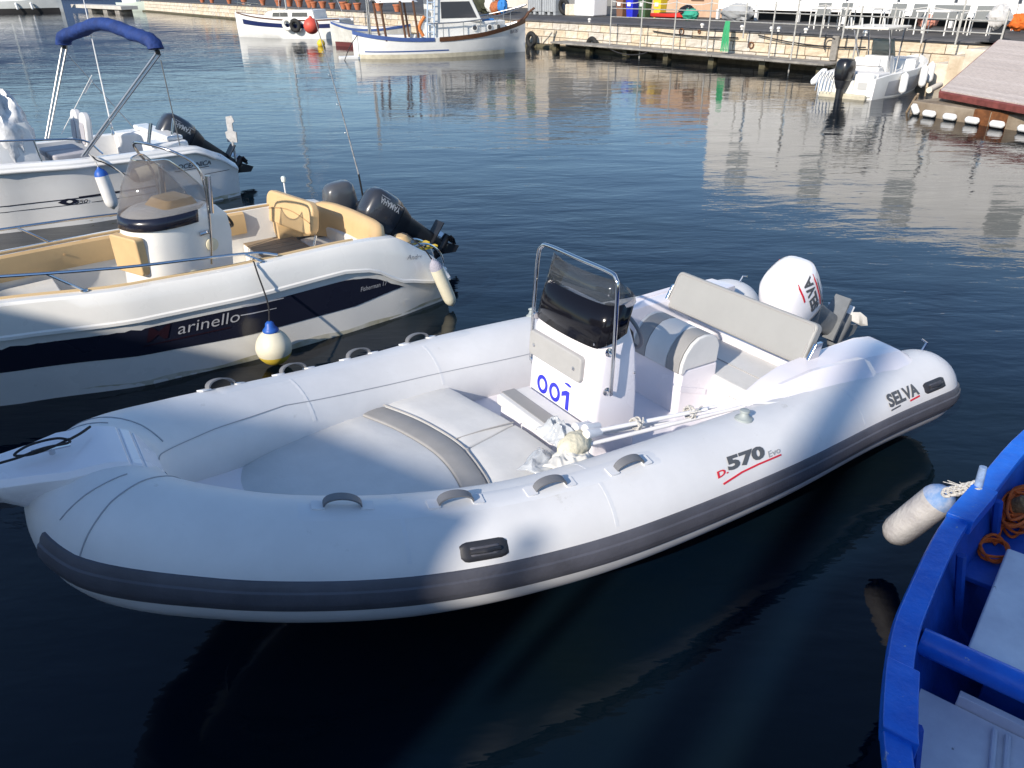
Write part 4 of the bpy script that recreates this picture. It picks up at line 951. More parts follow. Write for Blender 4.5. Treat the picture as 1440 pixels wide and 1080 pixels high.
fender_mesh('fender', 'long fender half grey cloth half ivory at the stern of the navy-banded boat', (FENY, mat('grey_fender_sock', (.40,.39,.46), .9, var=.15, vscale=20, bump=.5, bscale=80), FENY), MM @ Vector((.28,1.07,.56)), MM @ Vector((.10,1.12,.03)), .066)
rope('fender_rope', 'black cord tying the long grey and ivory fender to the stern', [MM @ Vector(p) for p in ((.28,1.07,.55),(.34,1.04,.66),(.46,.98,.80),(.50,.90,.83))], .007, DROPE)

# ------------------------------------------------------------------ motor boat with the blue bimini
OM = Matrix.Translation((-4.84, 12.66, 0)) @ RZ(radians(221.5))
cb_ = thing('motor_boat', 'white motor boat with a blue bimini top and a charcoal outboard', 'boat', M=OM)
GELG = mat('white_boat_gelcoat', (0.78, 0.78, 0.775), 0.3, var=0.08, vscale=1.3, coat=0.25, rvar=0.1)
OT = [(0.0,.88,.50,.95,.42,.84),(.25,.95,.70,1.0,.60,.90),(.6,1.01,.86,1.04,.78,.94),(1.5,1.02,.88,1.05,.79,.94),(2.2,.97,.89,1.0,.80,.85),(3.07,.78,.92,.81,.83,.58),(3.8,.52,.97,.54,.88,.30),(4.5,.20,1.03,.21,.94,.08),(4.8,.04,1.07,.04,.97,.0)]
build_hull(cb_, OT, GELG, 4.8, .34, .16)
mb = MB(); v = []; f = []
for x in xs_range(0.3, 4.4, 20):
    y = max(lerp_tab(OT, x)[0]-.17, .02); v += [(x, y, .345), (x, -y, .345)]
for i in range(20): f.append((2*i, 2*i+1, 2*i+3, 2*i+2))
mb.add(v, f); mb.build('cockpit_floor', mat('grey_floor', (.42,.41,.39), .6, var=.15, vscale=5), cb_)
for side in (1, -1): hull_band(cb_, OT, 'waterline_stain', STAIN, xs_range(.02, 4.4, 40), lambda x: .05+.02*sin(x*6)*sin(x*2.7), lambda x: -.02, .003, side, 2)
NAVYL = mat('navy_print', (.012,.014,.03), .4)
for side in (1, -1):
    for (xa, xb, s_, z0, z1) in ((.92,.42,'OCEANICA',.565,.635),(2.36,2.20,'650',.30,.35)):
        def fn(a, b):
            x = xa+(xb-xa)*a if side > 0 else xb+(xa-xb)*a; z = z0+(z1-z0)*b; return Vector((x, side*(hull_y(OT, x, z)+.006), z))
        text_on('lettering', s_, NAVYL, cb_, fn, .25, .01)
    hull_band(cb_, OT, 'stripe', NAVYL, xs_range(.46,.98,6), lambda x: .548, lambda x: .538, .004, side, 1)
    hull_band(cb_, OT, 'stripe', NAVYL, xs_range(.14,.55,6), lambda x: .44, lambda x: .432, .004, side, 1)
    hull_band(cb_, OT, 'stripe', NAVYL, xs_range(1.2,2.3,8), lambda x: .40+.0*x, lambda x: .378-.008*(x-1.2), .004, side, 1)
    hull_band(cb_, OT, 'stripe', NAVYL, xs_range(1.0,3.6,12), lambda x: .30, lambda x: .292, .004, side, 1)
    hull_band(cb_, OT, 'stripe', NAVYL, xs_range(2.3,3.6,8), lambda x: .385, lambda x: .372, .004, side, 1)
    hull_band(cb_, OT, 'emblem', NAVYL, xs_range(2.30,2.56,8), lambda x: .345+.045*sin((x-2.30)/.26*pi), lambda x: .345-.045*sin((x-2.30)/.26*pi), .005, side, 2)
    hull_band(cb_, OT, 'emblem_centre', GELG, xs_range(2.38,2.46,6), lambda x: .345+.02*sin((x-2.38)/.08*pi), lambda x: .345-.02*sin((x-2.38)/.08*pi), .008, side, 2)
    def sh(px, py): return Vector((.34-px*.12 if side > 0 else .22+px*.12, side*(hull_y(OT, .3, .6)+.006), .585+py*.10))
    mb = MB(); mb.add([sh(a, b) for a, b in ((0,.35),(.25,.45),(.35,.8),(.55,1),(.5,.7),(.75,.85),(.7,.55),(1,.5),(.65,.35),(.8,.1),(.45,.25),(.2,0),(.25,.25))], [tuple(range(13))]); mb.build('seahorse_emblem', NAVYL, cb_)
    mb = MB(); mb.tube([(x, side*(lerp_tab(OT, x)[2]+.004), lerp_tab(OT, x)[3]) for x in xs_range(.35, 4.7, 30)], .02, 8); mb.build('rubbing_strip', mat('white_rubber', (.72,.71,.69), .55), cb_)
# rail at the shaded bow quarter (dark steel)
mb = MB(); mb.tube(catmull([(1.86,.93,.92),(2.05,.91,1.12),(2.5,.84,1.18),(3.1,.70,1.22),(3.9,.44,1.28)], 6), .013, 8); rl = mb.build('side_rail', STEEL, cb_)
for x, y in ((2.6,.82),(3.3,.64)):
    mb = MB(); mb.tube([(x, y, .9),(x+.02, y, 1.19)], .011, 8); mb.build('stanchion', STEEL, rl)
# interior furniture
mb = MB(); mb.prism([(.62,-.85),(.62,.80),(.72,.84),(1.15,.80),(1.20,.45),(.92,.30),(.92,-.45),(1.25,-.60),(1.2,-.85)], 'z', .3, .93); mb.build('stern_moulding', GELG, cb_, bevel=.05, seg=3)
mb = MB(); mb.prism([(.90,-.78),(.90,.76),(.66,.74),(.66,-.76)], 'z', .93, 1.0); mb.build('stern_pad', GELG, cb_, bevel=.03)
SEATV = mat('pale_boat_vinyl', (.70,.69,.68), .5, var=.08, vscale=8, bump=.1, bscale=30)
SEATG = mat('grey_boat_vinyl', (.42,.41,.44), .55, var=.1, vscale=8)
for (y, x) in ((-.28,1.84),(.16,1.84)):
    mb = MB(); Ms = T(x, y, .90) @ RY(radians(-8)); mb.prism(rrect(0,.24,.15,.24,.13,6), 'x', -.05, .05, M=Ms); sb2 = mb.build('seat_back', SEATV, cb_, bevel=.03, seg=3)
    mb = MB(); mb.prism(rrect(0,.19,.11,.15,.07,5), 'x', .05, .062, M=Ms); mb.build('seat_panel', SEATG, sb2, bevel=.006)
    mb = MB(); mb.prism(rrect(x+.28,y,.24,.20,.05,4), 'z', .78, .88); mb.build('seat_cushion', SEATG, cb_, bevel=.025, seg=3)
    mb = MB(); mb.prism(rrect(x+.26,y,.22,.19,.04,4), 'z', .345, .78); mb.build('seat_base', SEATV, cb_, bevel=.02)
# console wrapped in clear plastic
mb = MB(); mb.loft([con_ring(.345,3.1,2.55,.34,.06), con_ring(1.0,3.05,2.5,.33,.06), con_ring(1.35,2.95,2.55,.30,.06)]); cc = mb.build('console', GELG, cb_, angle=50)
crumple('plastic_wrap', cc, mat('plastic_wrapping', (.80,.81,.82), .2, bump=.9, bscale=11, var=.25, vscale=5, col2=(.50,.51,.53)), (2.78,-.02,1.12), .36, .42, .74, .17, 21.0, 44, 0, 2.4)
# bimini: rolled canvas on a folding hoop frame
BIM = mat('blue_canvas', (.014,.045,.20), .75, var=.35, vscale=7, bump=.7, bscale=16)
W2 = 1.12; base = [(1.62,W2,.92),(1.62,-W2,.92)]
def hoop(x, ztop, w_, cy=.13):
    return catmull([(x, w_, ztop-.22), (x, w_*.93, ztop-.07), (x, w_*.62, ztop+.01), (x, 0, ztop+cy), (x, -w_*.62, ztop+.01), (x, -w_*.93, ztop-.07), (x, -w_, ztop-.22)], 8)
TX, TZ = 1.20, 2.36
hp = [Vector((p.x-.27*p.y, p.y, p.z)) for p in hoop(TX, TZ, W2)]
bi = None
from mathutils import noise as _n
rings = []
for i, p in enumerate(hp):
    a = hp[max(i-1,0)]; b = hp[min(i+1,len(hp)-1)]; t = (b-a).normalized(); nx_ = Vector((1,0,0)); nz_ = t.cross(nx_).normalized(); rg = []
    for k in range(16):
        q = 2*pi*k/16; rad = .088*(1+.16*_n.noise(Vector((i*.42, cos(q)*1.3, sin(q)*1.3)))+.06*sin(i*2.1+q*2))*(.75 if i in (0,len(hp)-1) else 1)
        rg.append(tuple(p+nx_*cos(q)*rad*1.25+nz_*sin(q)*rad))
    rings.append(rg)
mb = MB(); mb.loft(rings[3:-3]); bi = mb.build('bimini_canvas', BIM, cb_, angle=70)
for side in (1, -1):
    for dx in (-.035, .03):
        mb = MB(); mb.tube([(2.12+dx*.6, side*.93, .92), (TX+dx-.27*side*W2, side*W2, TZ-.22), (TX+dx-.27*side*W2, side*W2*.97, TZ-.13)], .0135, 8); mb.build('bimini_pole', GREYSTEEL, bi)
    mb = MB(); mb.tube([(.82, side*.98, .90), (TX-.02-.27*side*W2, side*W2, TZ-.30)], .0085, 8); mb.build('bimini_strut', GREYSTEEL, bi)
    mb = MB(); mb.lathe([(.03,-.02),(.035,0),(.03,.02)], 12, M=T(TX-.27*side*W2, side*(W2+.005), TZ-.20) @ RX(pi/2)); mb.build('hinge', BLACK, bi)
mb = MB(); mb.tube([(1.9,-.98,.95),(1.25,-.98,1.75)], .006, 6); mb.build('strap', mat('white_strap', (.7,.7,.68), .7), bi)
for k in range(3):
    mb = MB(); mb.prism(rrect(0,0,.045,.02,.008,2), 'y', -.006, .006, M=T(1.30+.05*k, -.985, 1.66-.06*k) @ RY(radians(51))); mb.build('strap_pad', mat('white_strap', (.7,.7,.68), .7), bi)
an = thing('whip_antenna', 'tall white whip antenna standing behind the blue bimini', 'antenna', M=OM @ T(1.30,-.45,.93))
mb = MB(); mb.tube([(0,0,0),(-.02,0,.8),(-.09,-.05,2.35)], [.014,.010,.005], 8); mb.build('whip', mat('white_paint', (.8,.8,.8), .35), an)
mb = MB(); mb.lathe([(.03,0),(.03,.03),(.018,.05),(.018,.12)], 12); mb.build('base', STEEL, an)
for (x, y) in ((.80,.62),(1.2,.80)):
    mb = MB(); mb.tube([(x,y,.92),(x-.10,y+.0,1.22)], .026, 12); mb.build('rod_holder', STEEL, cb_)
outboard(cb_, T(.34,0,.74), 'outboard_motor', 1.0, COWLB, LEGB, 'YAMAHA', YAML, tilt=radians(52))
mb2 = MB(); mb2.prism([(-.09,0),(.09,0),(.10,.16),(.05,.18),(.055,.30),(.10,.33),(.07,.42),(-.04,.40),(-.05,.30),(-.05,.18),(-.10,.16)], 'x', -.010, .010, M=T(-.36,.02,.66) @ RZ(.6)); mb2.tube([(-.36,.02,.35),(-.36,.02,.68)], .02, 8); mb2.build('anode_plate', mat('bare_aluminium', (.62,.62,.62), .45, .3, var=.25, vscale=14), cb_)
fender_mesh('fender', 'slim white fender with bright blue neck hanging on the white boat', (mat('white_fender', (.78,.78,.77), .45, var=.1, vscale=8), FENB, FENY), OM @ Vector((2.02,1.17,.80)), OM @ Vector((1.97,1.20,.22)), .088)
fender_mesh('fender', 'cream fender with black ends lying against the white hull', (mat('cream_fender', (.68,.62,.48), .5, var=.15, vscale=8), mat('black_fender_cap', (.02,.02,.022), .5), RUBBER), OM @ Vector((1.66,1.18,.60)), OM @ Vector((1.18,1.20,.66)), .10)
rope('mooring_rope', 'dark mooring line tied to the shaded rail of the white boat', [OM @ Vector(p) for p in ((2.02,1.0,.93),(2.0,1.10,.88),(1.9,1.13,.82),(1.72,1.17,.66),(1.60,1.18,.60))], .010, DROPE)
rope('fender_rope', 'white cord holding the blue-necked fender to the rail', [OM @ Vector(p) for p in ((2.02,1.17,.79),(2.03,1.12,.88),(2.05,1.0,.95),(1.98,1.05,.90),(1.80,1.16,.74),(1.70,1.22,.60))], .008, ROPEW)
# ------------------------------------------------------------------ blue wooden boat
BM = Matrix.Translation((1.03, .31, 0)) @ RZ(atan2(.76, .65))
bb = thing('rowing_boat', 'blue painted wooden rowing boat with white boards in shadow', 'boat', M=BM)
BLU = mat('blue_boat_paint', (.018, .17, .72), .36, var=.35, vscale=5, col2=(.014,.12,.58), bump=.22, bscale=22, rvar=.12, specks=(16, .66, (.30,.36,.50), .03))
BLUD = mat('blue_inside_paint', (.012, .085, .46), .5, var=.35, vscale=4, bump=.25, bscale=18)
LIL = mat('worn_white_paint', (.78,.78,.82), .55, var=.16, vscale=2.5, col2=(.60,.60,.66), bump=.25, bscale=14, specks=(13, .66, (.20,.20,.22), .04))
BT = [(0,.03,.80),(.25,.25,.77),(.6,.46,.74),(1.09,.666,.715),(1.32,.74,.71),(1.67,.815,.70),(1.96,.838,.70),(2.52,.845,.70),(2.94,.80,.705),(3.66,.705,.73),(4.4,.47,.79),(5.0,.12,.87),(5.15,.03,.9)]
BP = catmull([Vector(b) for b in BT], 5)
def side_line(off, dz, sd): return [(p.x, sd*max(p.y+off, .0), p.z+dz) for p in BP]
rings = []
for p in BP:
    k = max(.15, 1-((p.x-2.5)/2.7)**2); half = [(0,-.28*k),(p.y*.35,-.25*k),(p.y*.68,-.08*k+.0),(p.y*.88,.22),(p.y*.98,p.z-.13),(p.y,p.z-.05)]
    inner = [(max(p.y-.035,0),p.z-.05),(max(p.y-.05,0)*.97,p.z-.16),(max(p.y-.05,0)*.84,.24),(max(p.y-.05,0)*.6,-.02*k+.04),(0,-.12*k+.08)]
    prof = half+inner
    rings.append([(p.x,-y,z) for y, z in prof[::-1]][:-1][::1] if False else [(p.x,y,z) for y,z in half] + [(p.x,y,z) for y,z in inner] + [(p.x,-y,z) for y,z in inner[::-1][1:]] + [(p.x,-y,z) for y,z in half[::-1][:-1]])
mb = MB(); mb.loft(rings); mb.build('hull', BLUD, bb, angle=35)
for sd in (1, -1):
    o_ = side_line(.025, 0, sd); i_ = side_line(-.065, 0, sd)
    mb = MB(); mb.loft([[(a[0],a[1],a[2]+.012),(a[0],a[1]+sd*.008,a[2]-.02),(a[0],a[1],a[2]-.055),(b[0],b[1],b[2]-.055),(b[0],b[1]-sd*.004,b[2]-.01),(b[0],b[1],b[2]+.012)] for a, b in zip(o_, i_)]); g_ = mb.build('gunwale', BLU, bb, bevel=.006, angle=30)
    for (x0, x1) in ((1.18,1.56),(2.55,3.05)):
        seg = [(a, b) for a, b in zip(o_, i_) if x0 <= a[0] <= x1]
        mb = MB(); mb.loft([[(a[0],a[1]+sd*.006,a[2]+.012),(a[0],a[1]+sd*.006,a[2]-.05),(b[0],b[1]-sd*.02,b[2]-.05),(b[0],b[1]-sd*.02,b[2]+.0145),(b[0],b[1]-sd*.02,b[2]+.03),(a[0],a[1]+sd*.006,a[2]+.03)] for a, b in seg]); mb.build('rowlock_pad', BLU, g_, bevel=.006)
def ins_y(x, z=.3): 
    p = min(BP, key=lambda q: abs(q.x-x)); return max(p.y-.05, 0)*(.84+.13*min(1, max(0,(z-.24)/.4)))
# round thwart beam
yb = ins_y(1.92,.55)+.02
mb = MB(); mb.tube([(1.92,-yb,.53),(1.92,yb,.53)], .058, 14); mb.build('thwart', BLU, bb)
# white floor boards near the stern, boards join with raised seam; board beyond the beam
for k, (y0, y1) in enumerate(((-.70,-.24),(-.235,.235),(.24,.70))):
    
    mb = MB(); e0 = [(max(.30, .30+(abs(y)-.15)*1.7), y) for y in (y0, (y0+y1)/2, y1)]
    poly = [(1.84,y0),(1.84,y1)] + [(x, y) for x, y in e0[::-1]]
    mb.prism(poly, 'z', .33+.004*k, .352+.004*k); mb.build('floor_board', LIL, bb, bevel=.004)
mb = MB(); mb.tube([(.9,.30,.372),(1.80,.42,.372)], .011, 8); mb.tube([(.9,.255,.372),(1.80,.375,.372)], .012, 8); mb.build('board_batten', LIL, bb)
mb = MB(); mb.box(1.845,1.88,-.70,.57,.22,.41); mb.build('bulkhead_board', LIL, bb, bevel=.004)
mb = MB(); mb.box(2.02,2.84,-.55,.60,.485,.51); mb.build('white_seat_board', LIL, bb, bevel=.012)
mb = MB(); mb.box(2.06,2.80,-.5,.50,.18,.485); mb.build('seat_locker', BLUD, bb)
for k in range(7):
    x = .8+k*.55
    if abs(x-1.92) < .12: continue
    for sd in (1, -1):
        p = min(BP, key=lambda q: abs(q.x-x)); mb = MB(); mb.tube([(x, sd*(max(p.y-.06,0)*.6), .06), (x, sd*ins_y(x,.25), .24), (x, sd*ins_y(x,.55), p.z-.06)], .022, 6); mb.build('frame_rib', BLUD, bb)
mb = MB(); mb.box(2.86,4.2,.40,.435,.50,.535); mb.build('stringer', BLU, bb, bevel=.006)
mb = MB(); mb.box(2.85,3.6,-.5,.38,.22,.25); mb.build('bottom_board', BLUD, bb)
mb = MB(); mb.tube([(2.9,.22,.27),(3.4,.20,.60)], .025, 10); mb.build('loose_spar', mat('pale_blue_paint', (.16,.30,.60), .5, var=.3, vscale=10), bb)
PEG = mat('weathered_blue_wood', (.28,.40,.62), .7, var=.4, vscale=20)
pg = thing('thole_pin', 'worn pale blue wooden peg standing on the blue gunwale', 'peg', M=BM @ T(2.93,.80,.70))
mb = MB(); mb.tube([(0,0,-.03),(.01,.01,.14)], [.022,.018], 10); mb.build('pin', PEG, pg)
OLDF = mat('dirty_white_fender', (.55,.54,.53), .6, var=.35, vscale=5, col2=(.36,.35,.36), bump=.3, bscale=40)
fender_mesh('fender', 'old grubby white fender with frayed rope beside the blue boat', (OLDF, mat('blue_smudged_fender', (.42,.46,.56), .6, var=.6, vscale=9, col2=(.12,.24,.48)), mat('fouled_tip', (.10,.075,.04), .9)), BM @ Vector((3.04,.92,.60)), BM @ Vector((3.03,1.14,.15)), .088)
mb = MB(); pts = []
for k in range(40):
    a = k*.9; pts.append((2.93+.03*cos(a)-.0015*k*.5, .80+.03*sin(a)+.003*k, .735-.0022*k+.008*sin(a*2)))
mb.tube(catmull(pts, 3), .008, 6)
for k in range(12): mb.tube([(2.90,.84,.72),(2.88+random.uniform(-.05,.05),.90+random.uniform(-.03,.05),.69+random.uniform(-.03,.05))], .0022, 4)
kr = mb.build('frayed_rope', ROPEW); kr.matrix_world = BM; tag(kr, 'frayed white rope lashing the old fender to the peg', 'rope')
# orange rope coil on the blue side deck
ORG = mat('orange_rope', (.85,.16,.025), .75, var=.25, vscale=70, bump=.6, bscale=200)
mb = MB(); pts = []
for k in range(230):
    a = k*.36; rx = .10+.035*sin(k*.13)+.02*sin(k*.7); ry = .15+.04*cos(k*.19)
    pts.append((3.22+rx*1.5*cos(a)+.05*sin(k*.05), .62+ry*.42*sin(a), .45+.0005*k+.012*sin(a*1.3)))
for k in range(50):
    a = k*.42; pts.append((2.86+.09*cos(a)+.01*sin(k), .65+.06*sin(a), .445+.0005*k+.01*sin(a*1.7)))
mb.tube(catmull(pts, 3), .0075, 6)
orp = mb.build('rope_coil', ORG); orp.matrix_world = BM; tag(orp, 'bright orange rope heaped inside the blue boat', 'rope')
mb = MB(); mb.prism([(2.6,.44),(2.6,.74),(3.2,.70),(3.8,.60),(3.8,.44)], 'z', .40, .43); mb.build('side_bench', BLUD, bb, bevel=.006)
crumple('', None, None, (0,0,0), .01,.01,.01,.1,1.0,8) if False else None
cor = thing('cork_float', 'brown cork float tangled in the orange rope', 'float', M=BM @ T(3.20,.60,.53))
mb = MB(); mb.lathe([(.03,-.05),(.06,-.035),(.065,0),(.06,.035),(.03,.05)], 14, M=RX(.6)); mb.build('cork', mat('brown_cork', (.34,.19,.08), .85, var=.5, vscale=40, bump=.6, bscale=80), cor)

# ------------------------------------------------------------------ the photographer's quay with unseen blocks and poles added to cast shadows
qn = MB(); qn.box(-40, 40, -60, -.12, -2, 1.38); o = qn.build('near_quay', CONC, flat=True); tag(o, kind='structure')
HSE = mat('ochre_render', (.52,.40,.26), .9, var=.25, vscale=1.2, bump=.2, bscale=20); ROOFT = mat('terracotta_roof', (.36,.14,.07), .85, var=.3, vscale=3)
def house(name, label, c0, c1, depth, top, m):
    """facade from c0 to c1 (world x,y), depth away from the water, flat roof"""
    a = Vector((c0[0], c0[1], 0)); b = Vector((c1[0], c1[1], 0)); d = (b-a); L = d.length; d.normalize(); n = Vector((d.y, -d.x, 0))
    Mh = Matrix(((d.x, -n.x, 0, a.x), (d.y, -n.y, 0, a.y), (0,0,1,1.38), (0,0,0,1)))
    e = thing(name, label, 'building', M=Mh); h = top-1.38
    mb = MB(); mb.box(0, L, -depth, 0, 0, h); mb.build('wall', m, e)
    mb = MB(); mb.box(-.0, L, -depth, .0, h+.002, h+.08); mb.build('roof', ROOFT, e)
    k = max(1, int(L/2.2))
    for i in range(k):
        x = (i+.5)*L/k; mb = MB(); mb.box(x-.45, x+.45, .0, .03, .9, 2.2); w_ = mb.build('window', mat('shutter_green', (.04,.12,.07), .6), e, bevel=.01)
        mb = MB(); mb.box(x-.52, x+.52, .0, .08, .82, .9); mb.build('sill', CONC, w_)
    return e
house('shadow_house', 'unseen flat-roofed ochre house added behind the photographer to shade the inflatable bow', (-19.0, 2.72), (-6.6, -5.88), 2.6, 7.0, HSE)  # unseen; placed and shaped so its roof edge shades the bow
house('shadow_block', 'unseen small ochre block added behind the photographer to shade the blue boat', (-5.6, -6.65), (-3.7, -5.42), 1.8, 7.0, HSE)  # added out of view to keep the sun off the blue boat
ch = thing('shadow_pipe', 'unseen thin pipe added to cast a finger of shadow on the side tube', 'pipe', loc=(-6.75, -6.42, 7.0))  # unseen, there only for its thin shadow on the near tube
mb = MB(); mb.tube([(0,0,-.6),(0,0,.30)], .035, 12); mb.build('pipe', GREYSTEEL, ch)
mb = MB(); mb.lathe([(.04,.30),(.055,.32),(.01,.37)], 12); mb.build('cowl', GREYSTEEL, ch)
fl = thing('shadow_pole', 'unseen tall white pole added to cast a shadow band across the stern', 'mast', loc=(1.85-.6*17, 3.75-.8*17, 1.38))  # unseen pole, added for the soft shadow band near the stern
mb = MB(); mb.tube([(0,0,0),(0,0,8),(0,0,14)], [.13,.115,.09], 14); mb.build('pole', mat('white_paint', (.8,.8,.8), .35), fl)
mb = MB(); mb.lathe([(.25,0),(.25,.12),(.14,.2)], 16); mb.build('base', CONC, fl)
# ------------------------------------------------------------------ boats across the harbour
def frame(ox, oy, fx, fy, z=0.0):
    return Matrix.Translation((ox, oy, z)) @ RZ(atan2(fy, fx))
def simple_hull(parent, tab, m, keelz=-.5, name='hull', n=40):
    """tab rows: x, halfbeam at deck, deck z, halfbeam at waterline"""
    P = catmull([Vector((a, b, c)) for a, b, c, d in tab], 6); Wl = catmull([Vector((a, d, 0)) for a, b, c, d in tab], 6); rings = []
    for p, w_ in zip(P, Wl):
        hb = max(p.y, .01); wl = max(w_.y, .006)
        half = [(0, keelz*min(1, wl*2+.05)), (wl*.7, keelz*.4*min(1, wl*2)), (wl, 0), (wl+(hb-wl)*.35, p.z*.3), (wl+(hb-wl)*.75, p.z*.68), (hb, p.z), (hb-.05 if hb > .08 else hb*.5, p.z+.01), (max(hb-.09, .003), p.z-.12)]
        rings.append([(p.x, y, z) for y, z in half] + [(p.x, -y, z) for y, z in half[::-1][:-1]])
    mb = MB(); mb.loft(rings); return mb.build(name, m, parent, angle=40)
def hull_strip(parent, tab, name, m, f0, f1, x0, x1, side, off=.012):
    P = [p for p in catmull([Vector((a, b, c)) for a, b, c, d in tab], 8)]; Wl = catmull([Vector((a, d, 0)) for a, b, c, d in tab], 8); v = []; f = []
    for p, w_ in zip(P, Wl):
        if not (x0 <= p.x <= x1): continue
        hb = max(p.y, .01); wl = max(w_.y, .006)
        def yy(q): return wl+(hb-wl)*(q/.3*.35 if q < .3 else (.35+(q-.3)/.38*.4 if q < .68 else .75+(q-.68)/.32*.25))
        a0 = f0(p) if callable(f0) else f0; a1 = f1(p) if callable(f1) else f1
        v += [(p.x, side*(yy(a0/p.z)+off), a0), (p.x, side*(yy((a0+a1)/2/p.z)+off), (a0+a1)/2), (p.x, side*(yy(a1/p.z)+off), a1)]
    for i in range(len(v)//3-1):
        for k in range(2): f.append((i*3+k, i*3+k+1, i*3+4+k, i*3+3+k))
    mb = MB(); mb.add(v, f); return mb.build(name, m, parent, angle=60)
WHT = mat('white_boat_paint', (.76,.76,.74), .4, var=.12, vscale=1.5, rvar=.1)
BRN = mat('varnished_brown', (.13,.060,.032), .4, var=.3, vscale=6)
BLUR = mat('faded_blue_paint', (.06,.11,.30), .5, var=.2, vscale=4)
GLS = mat('dark_window_glass', (.05,.055,.065), .06, coat=.6)
# cabin gozzo
GM = frame(-6.5, 35.35, .956, .293)
gz = thing('cabin_boat', 'white wooden cabin boat with brown rail and upswept bow at the quay', 'boat', M=GM)
GT = [(-.1,.05,1.08,.03),(.25,.50,1.0,.30),(.9,.95,.90,.75),(2.0,1.22,.80,1.08),(3.6,1.3,.78,1.15),(5.2,1.15,.88,.92),(6.4,.75,1.06,.48),(7.2,.32,1.22,.13),(7.65,.04,1.34,.02)]
simple_hull(gz, GT, WHT)
for sd in (1, -1):
    hull_strip(gz, GT, 'blue_rail', BLUR, lambda p: p.z-.13, lambda p: p.z+.02, -.2, 3.3, sd, .03)
    hull_strip(gz, GT, 'brown_rail', BRN, lambda p: p.z-.15, lambda p: p.z+.03, 3.3, 7.7, sd, .03)
    hull_strip(gz, GT, 'boot_stripe', BLUR, .26, .31, .3, 4.0, sd, .012)
    hull_strip(gz, GT, 'waterline_band', mat('stained_cream', (.62,.57,.44), .6, var=.3, vscale=3), .0, .17, .0, 6.6, sd, .008)
for sd in (-1, 1):
    def fn(a, b):
        x = 6.75+.42*a if sd < 0 else 7.17-.42*a; return Vector((x, sd*(.55-.32*(x-6.75)/.9+.10), .80+.15*b+.10*(x-6.75)))
    text_on('lettering', '8BA1087', NAVYL, gz, fn, 0, .01, 0)
mb = MB(); mb.box(-.75,.15,-.22,.22,-.05,.10); mb.build('swim_step', WHT, gz, bevel=.03)
mb = MB(); mb.prism([(.5,-.30),(.9,-.62),(2.2,-.98),(3.4,-1.02),(3.4,1.02),(2.2,.98),(.9,.62),(.5,.30)], 'z', .35, .62); mb.build('aft_deck', TEAK, gz)
# trunk cabin
mb = MB(); mb.prism([(3.0,-1.02),(4.6,-1.0),(6.0,-.72),(6.6,-.40),(6.6,.40),(6.0,.72),(4.6,1.0),(3.0,1.02)], 'z', .72, 1.34); tc_ = mb.build('deckhouse', WHT, gz, bevel=.05)
for x, yy in ((5.05,.93),(5.75,.80),(6.2,.62)):
    for sd in (1, -1):
        mb = MB(); Mp = T(x, sd*yy, 1.10) @ RZ(sd*-.25 if x > 5.5 else 0) @ RX(-sd*pi/2); mb.lathe([(.13,0),(.13,.03),(.10,.035)], 18, M=Mp); pq = mb.build('porthole', WHT, tc_)
        mb = MB(); mb.lathe([(.095,.034),(.095,.04),(.02,.041)], 16, M=Mp); mb.build('glass', GLS, pq)
# wheelhouse
mb = MB(); mb.prism([(3.25,1.33),(5.42,1.33),(4.95,2.25),(3.25,2.25)], 'y', -.95, .95); wh = mb.build('wheelhouse', WHT, gz, bevel=.04)
mb = MB(); mb.box(2.9,5.1,-1.02,1.02,2.25,2.35); mb.build('wheelhouse_roof', WHT, wh, bevel=.03)
for sd in (1, -1):
    mb = MB(); mb.prism([(3.6,1.50),(5.16,1.50),(4.84,2.13),(3.6,2.13)], 'y', sd*.951, sd*.962); mb.build('side_window', GLS, wh)
mb = MB(); mb.add([(5.36,-.82,1.45),(5.36,.82,1.45),(5.01,.82,2.15),(5.01,-.82,2.15)], [(0,1,2,3)], T(.02,0,.01)); mb.build('windscreen', GLS, wh, thick=.01)
# aft awning on brown posts
mb = MB(); mb.loft([[(x, y, 2.16+.12*cos(y*1.5)) for y in xs_range(-1.1,1.1,8)] for x in xs_range(.9,2.6,6)], closed=False, cap=False); aw = mb.build('awning', mat('white_canvas', (.80,.79,.77), .8), gz, thick=.03)
for (x, y) in ((1.1,-1.0),(1.9,-1.1),(2.45,-1.1),(1.1,1.0),(2.45,1.1)):
    mb = MB(); mb.tube([(x+.1, y, .7),(x-.05, y, 2.2)], .05, 8); mb.build('post', BRN, aw)
mb = MB(); mb.tube([(2.9,-1.12,.75),(3.05,-1.1,2.6)], .03, 8); mb.tube([(3.2,-1.12,.75),(3.35,-1.1,2.6)], .03, 8)
for k in range(6): mb.tube([(2.93+.025*k,-1.12,1.0+.28*k),(3.23+.025*k,-1.12,1.0+.28*k)], .02, 6)
mb.build('side_ladder', mat('pale_blue_steel', (.45,.55,.68), .4), gz)
mb = MB(); mb.tube(catmull([(2.75,-1.14,.85),(2.6,-1.12,1.2),(2.85,-1.1,1.6)], 5), .07, 8); mb.build('rolled_cloth', mat('orange_cloth', (.55,.18,.05), .8), gz)
for (x, z) in ((.55,1.7),(.62,1.9)): 
    mb = MB(); mb.tube([(x,-.5,.8),(x+.02,-.5,3.4)], .035, 8); mb.build('mast', GREYSTEEL, gz)
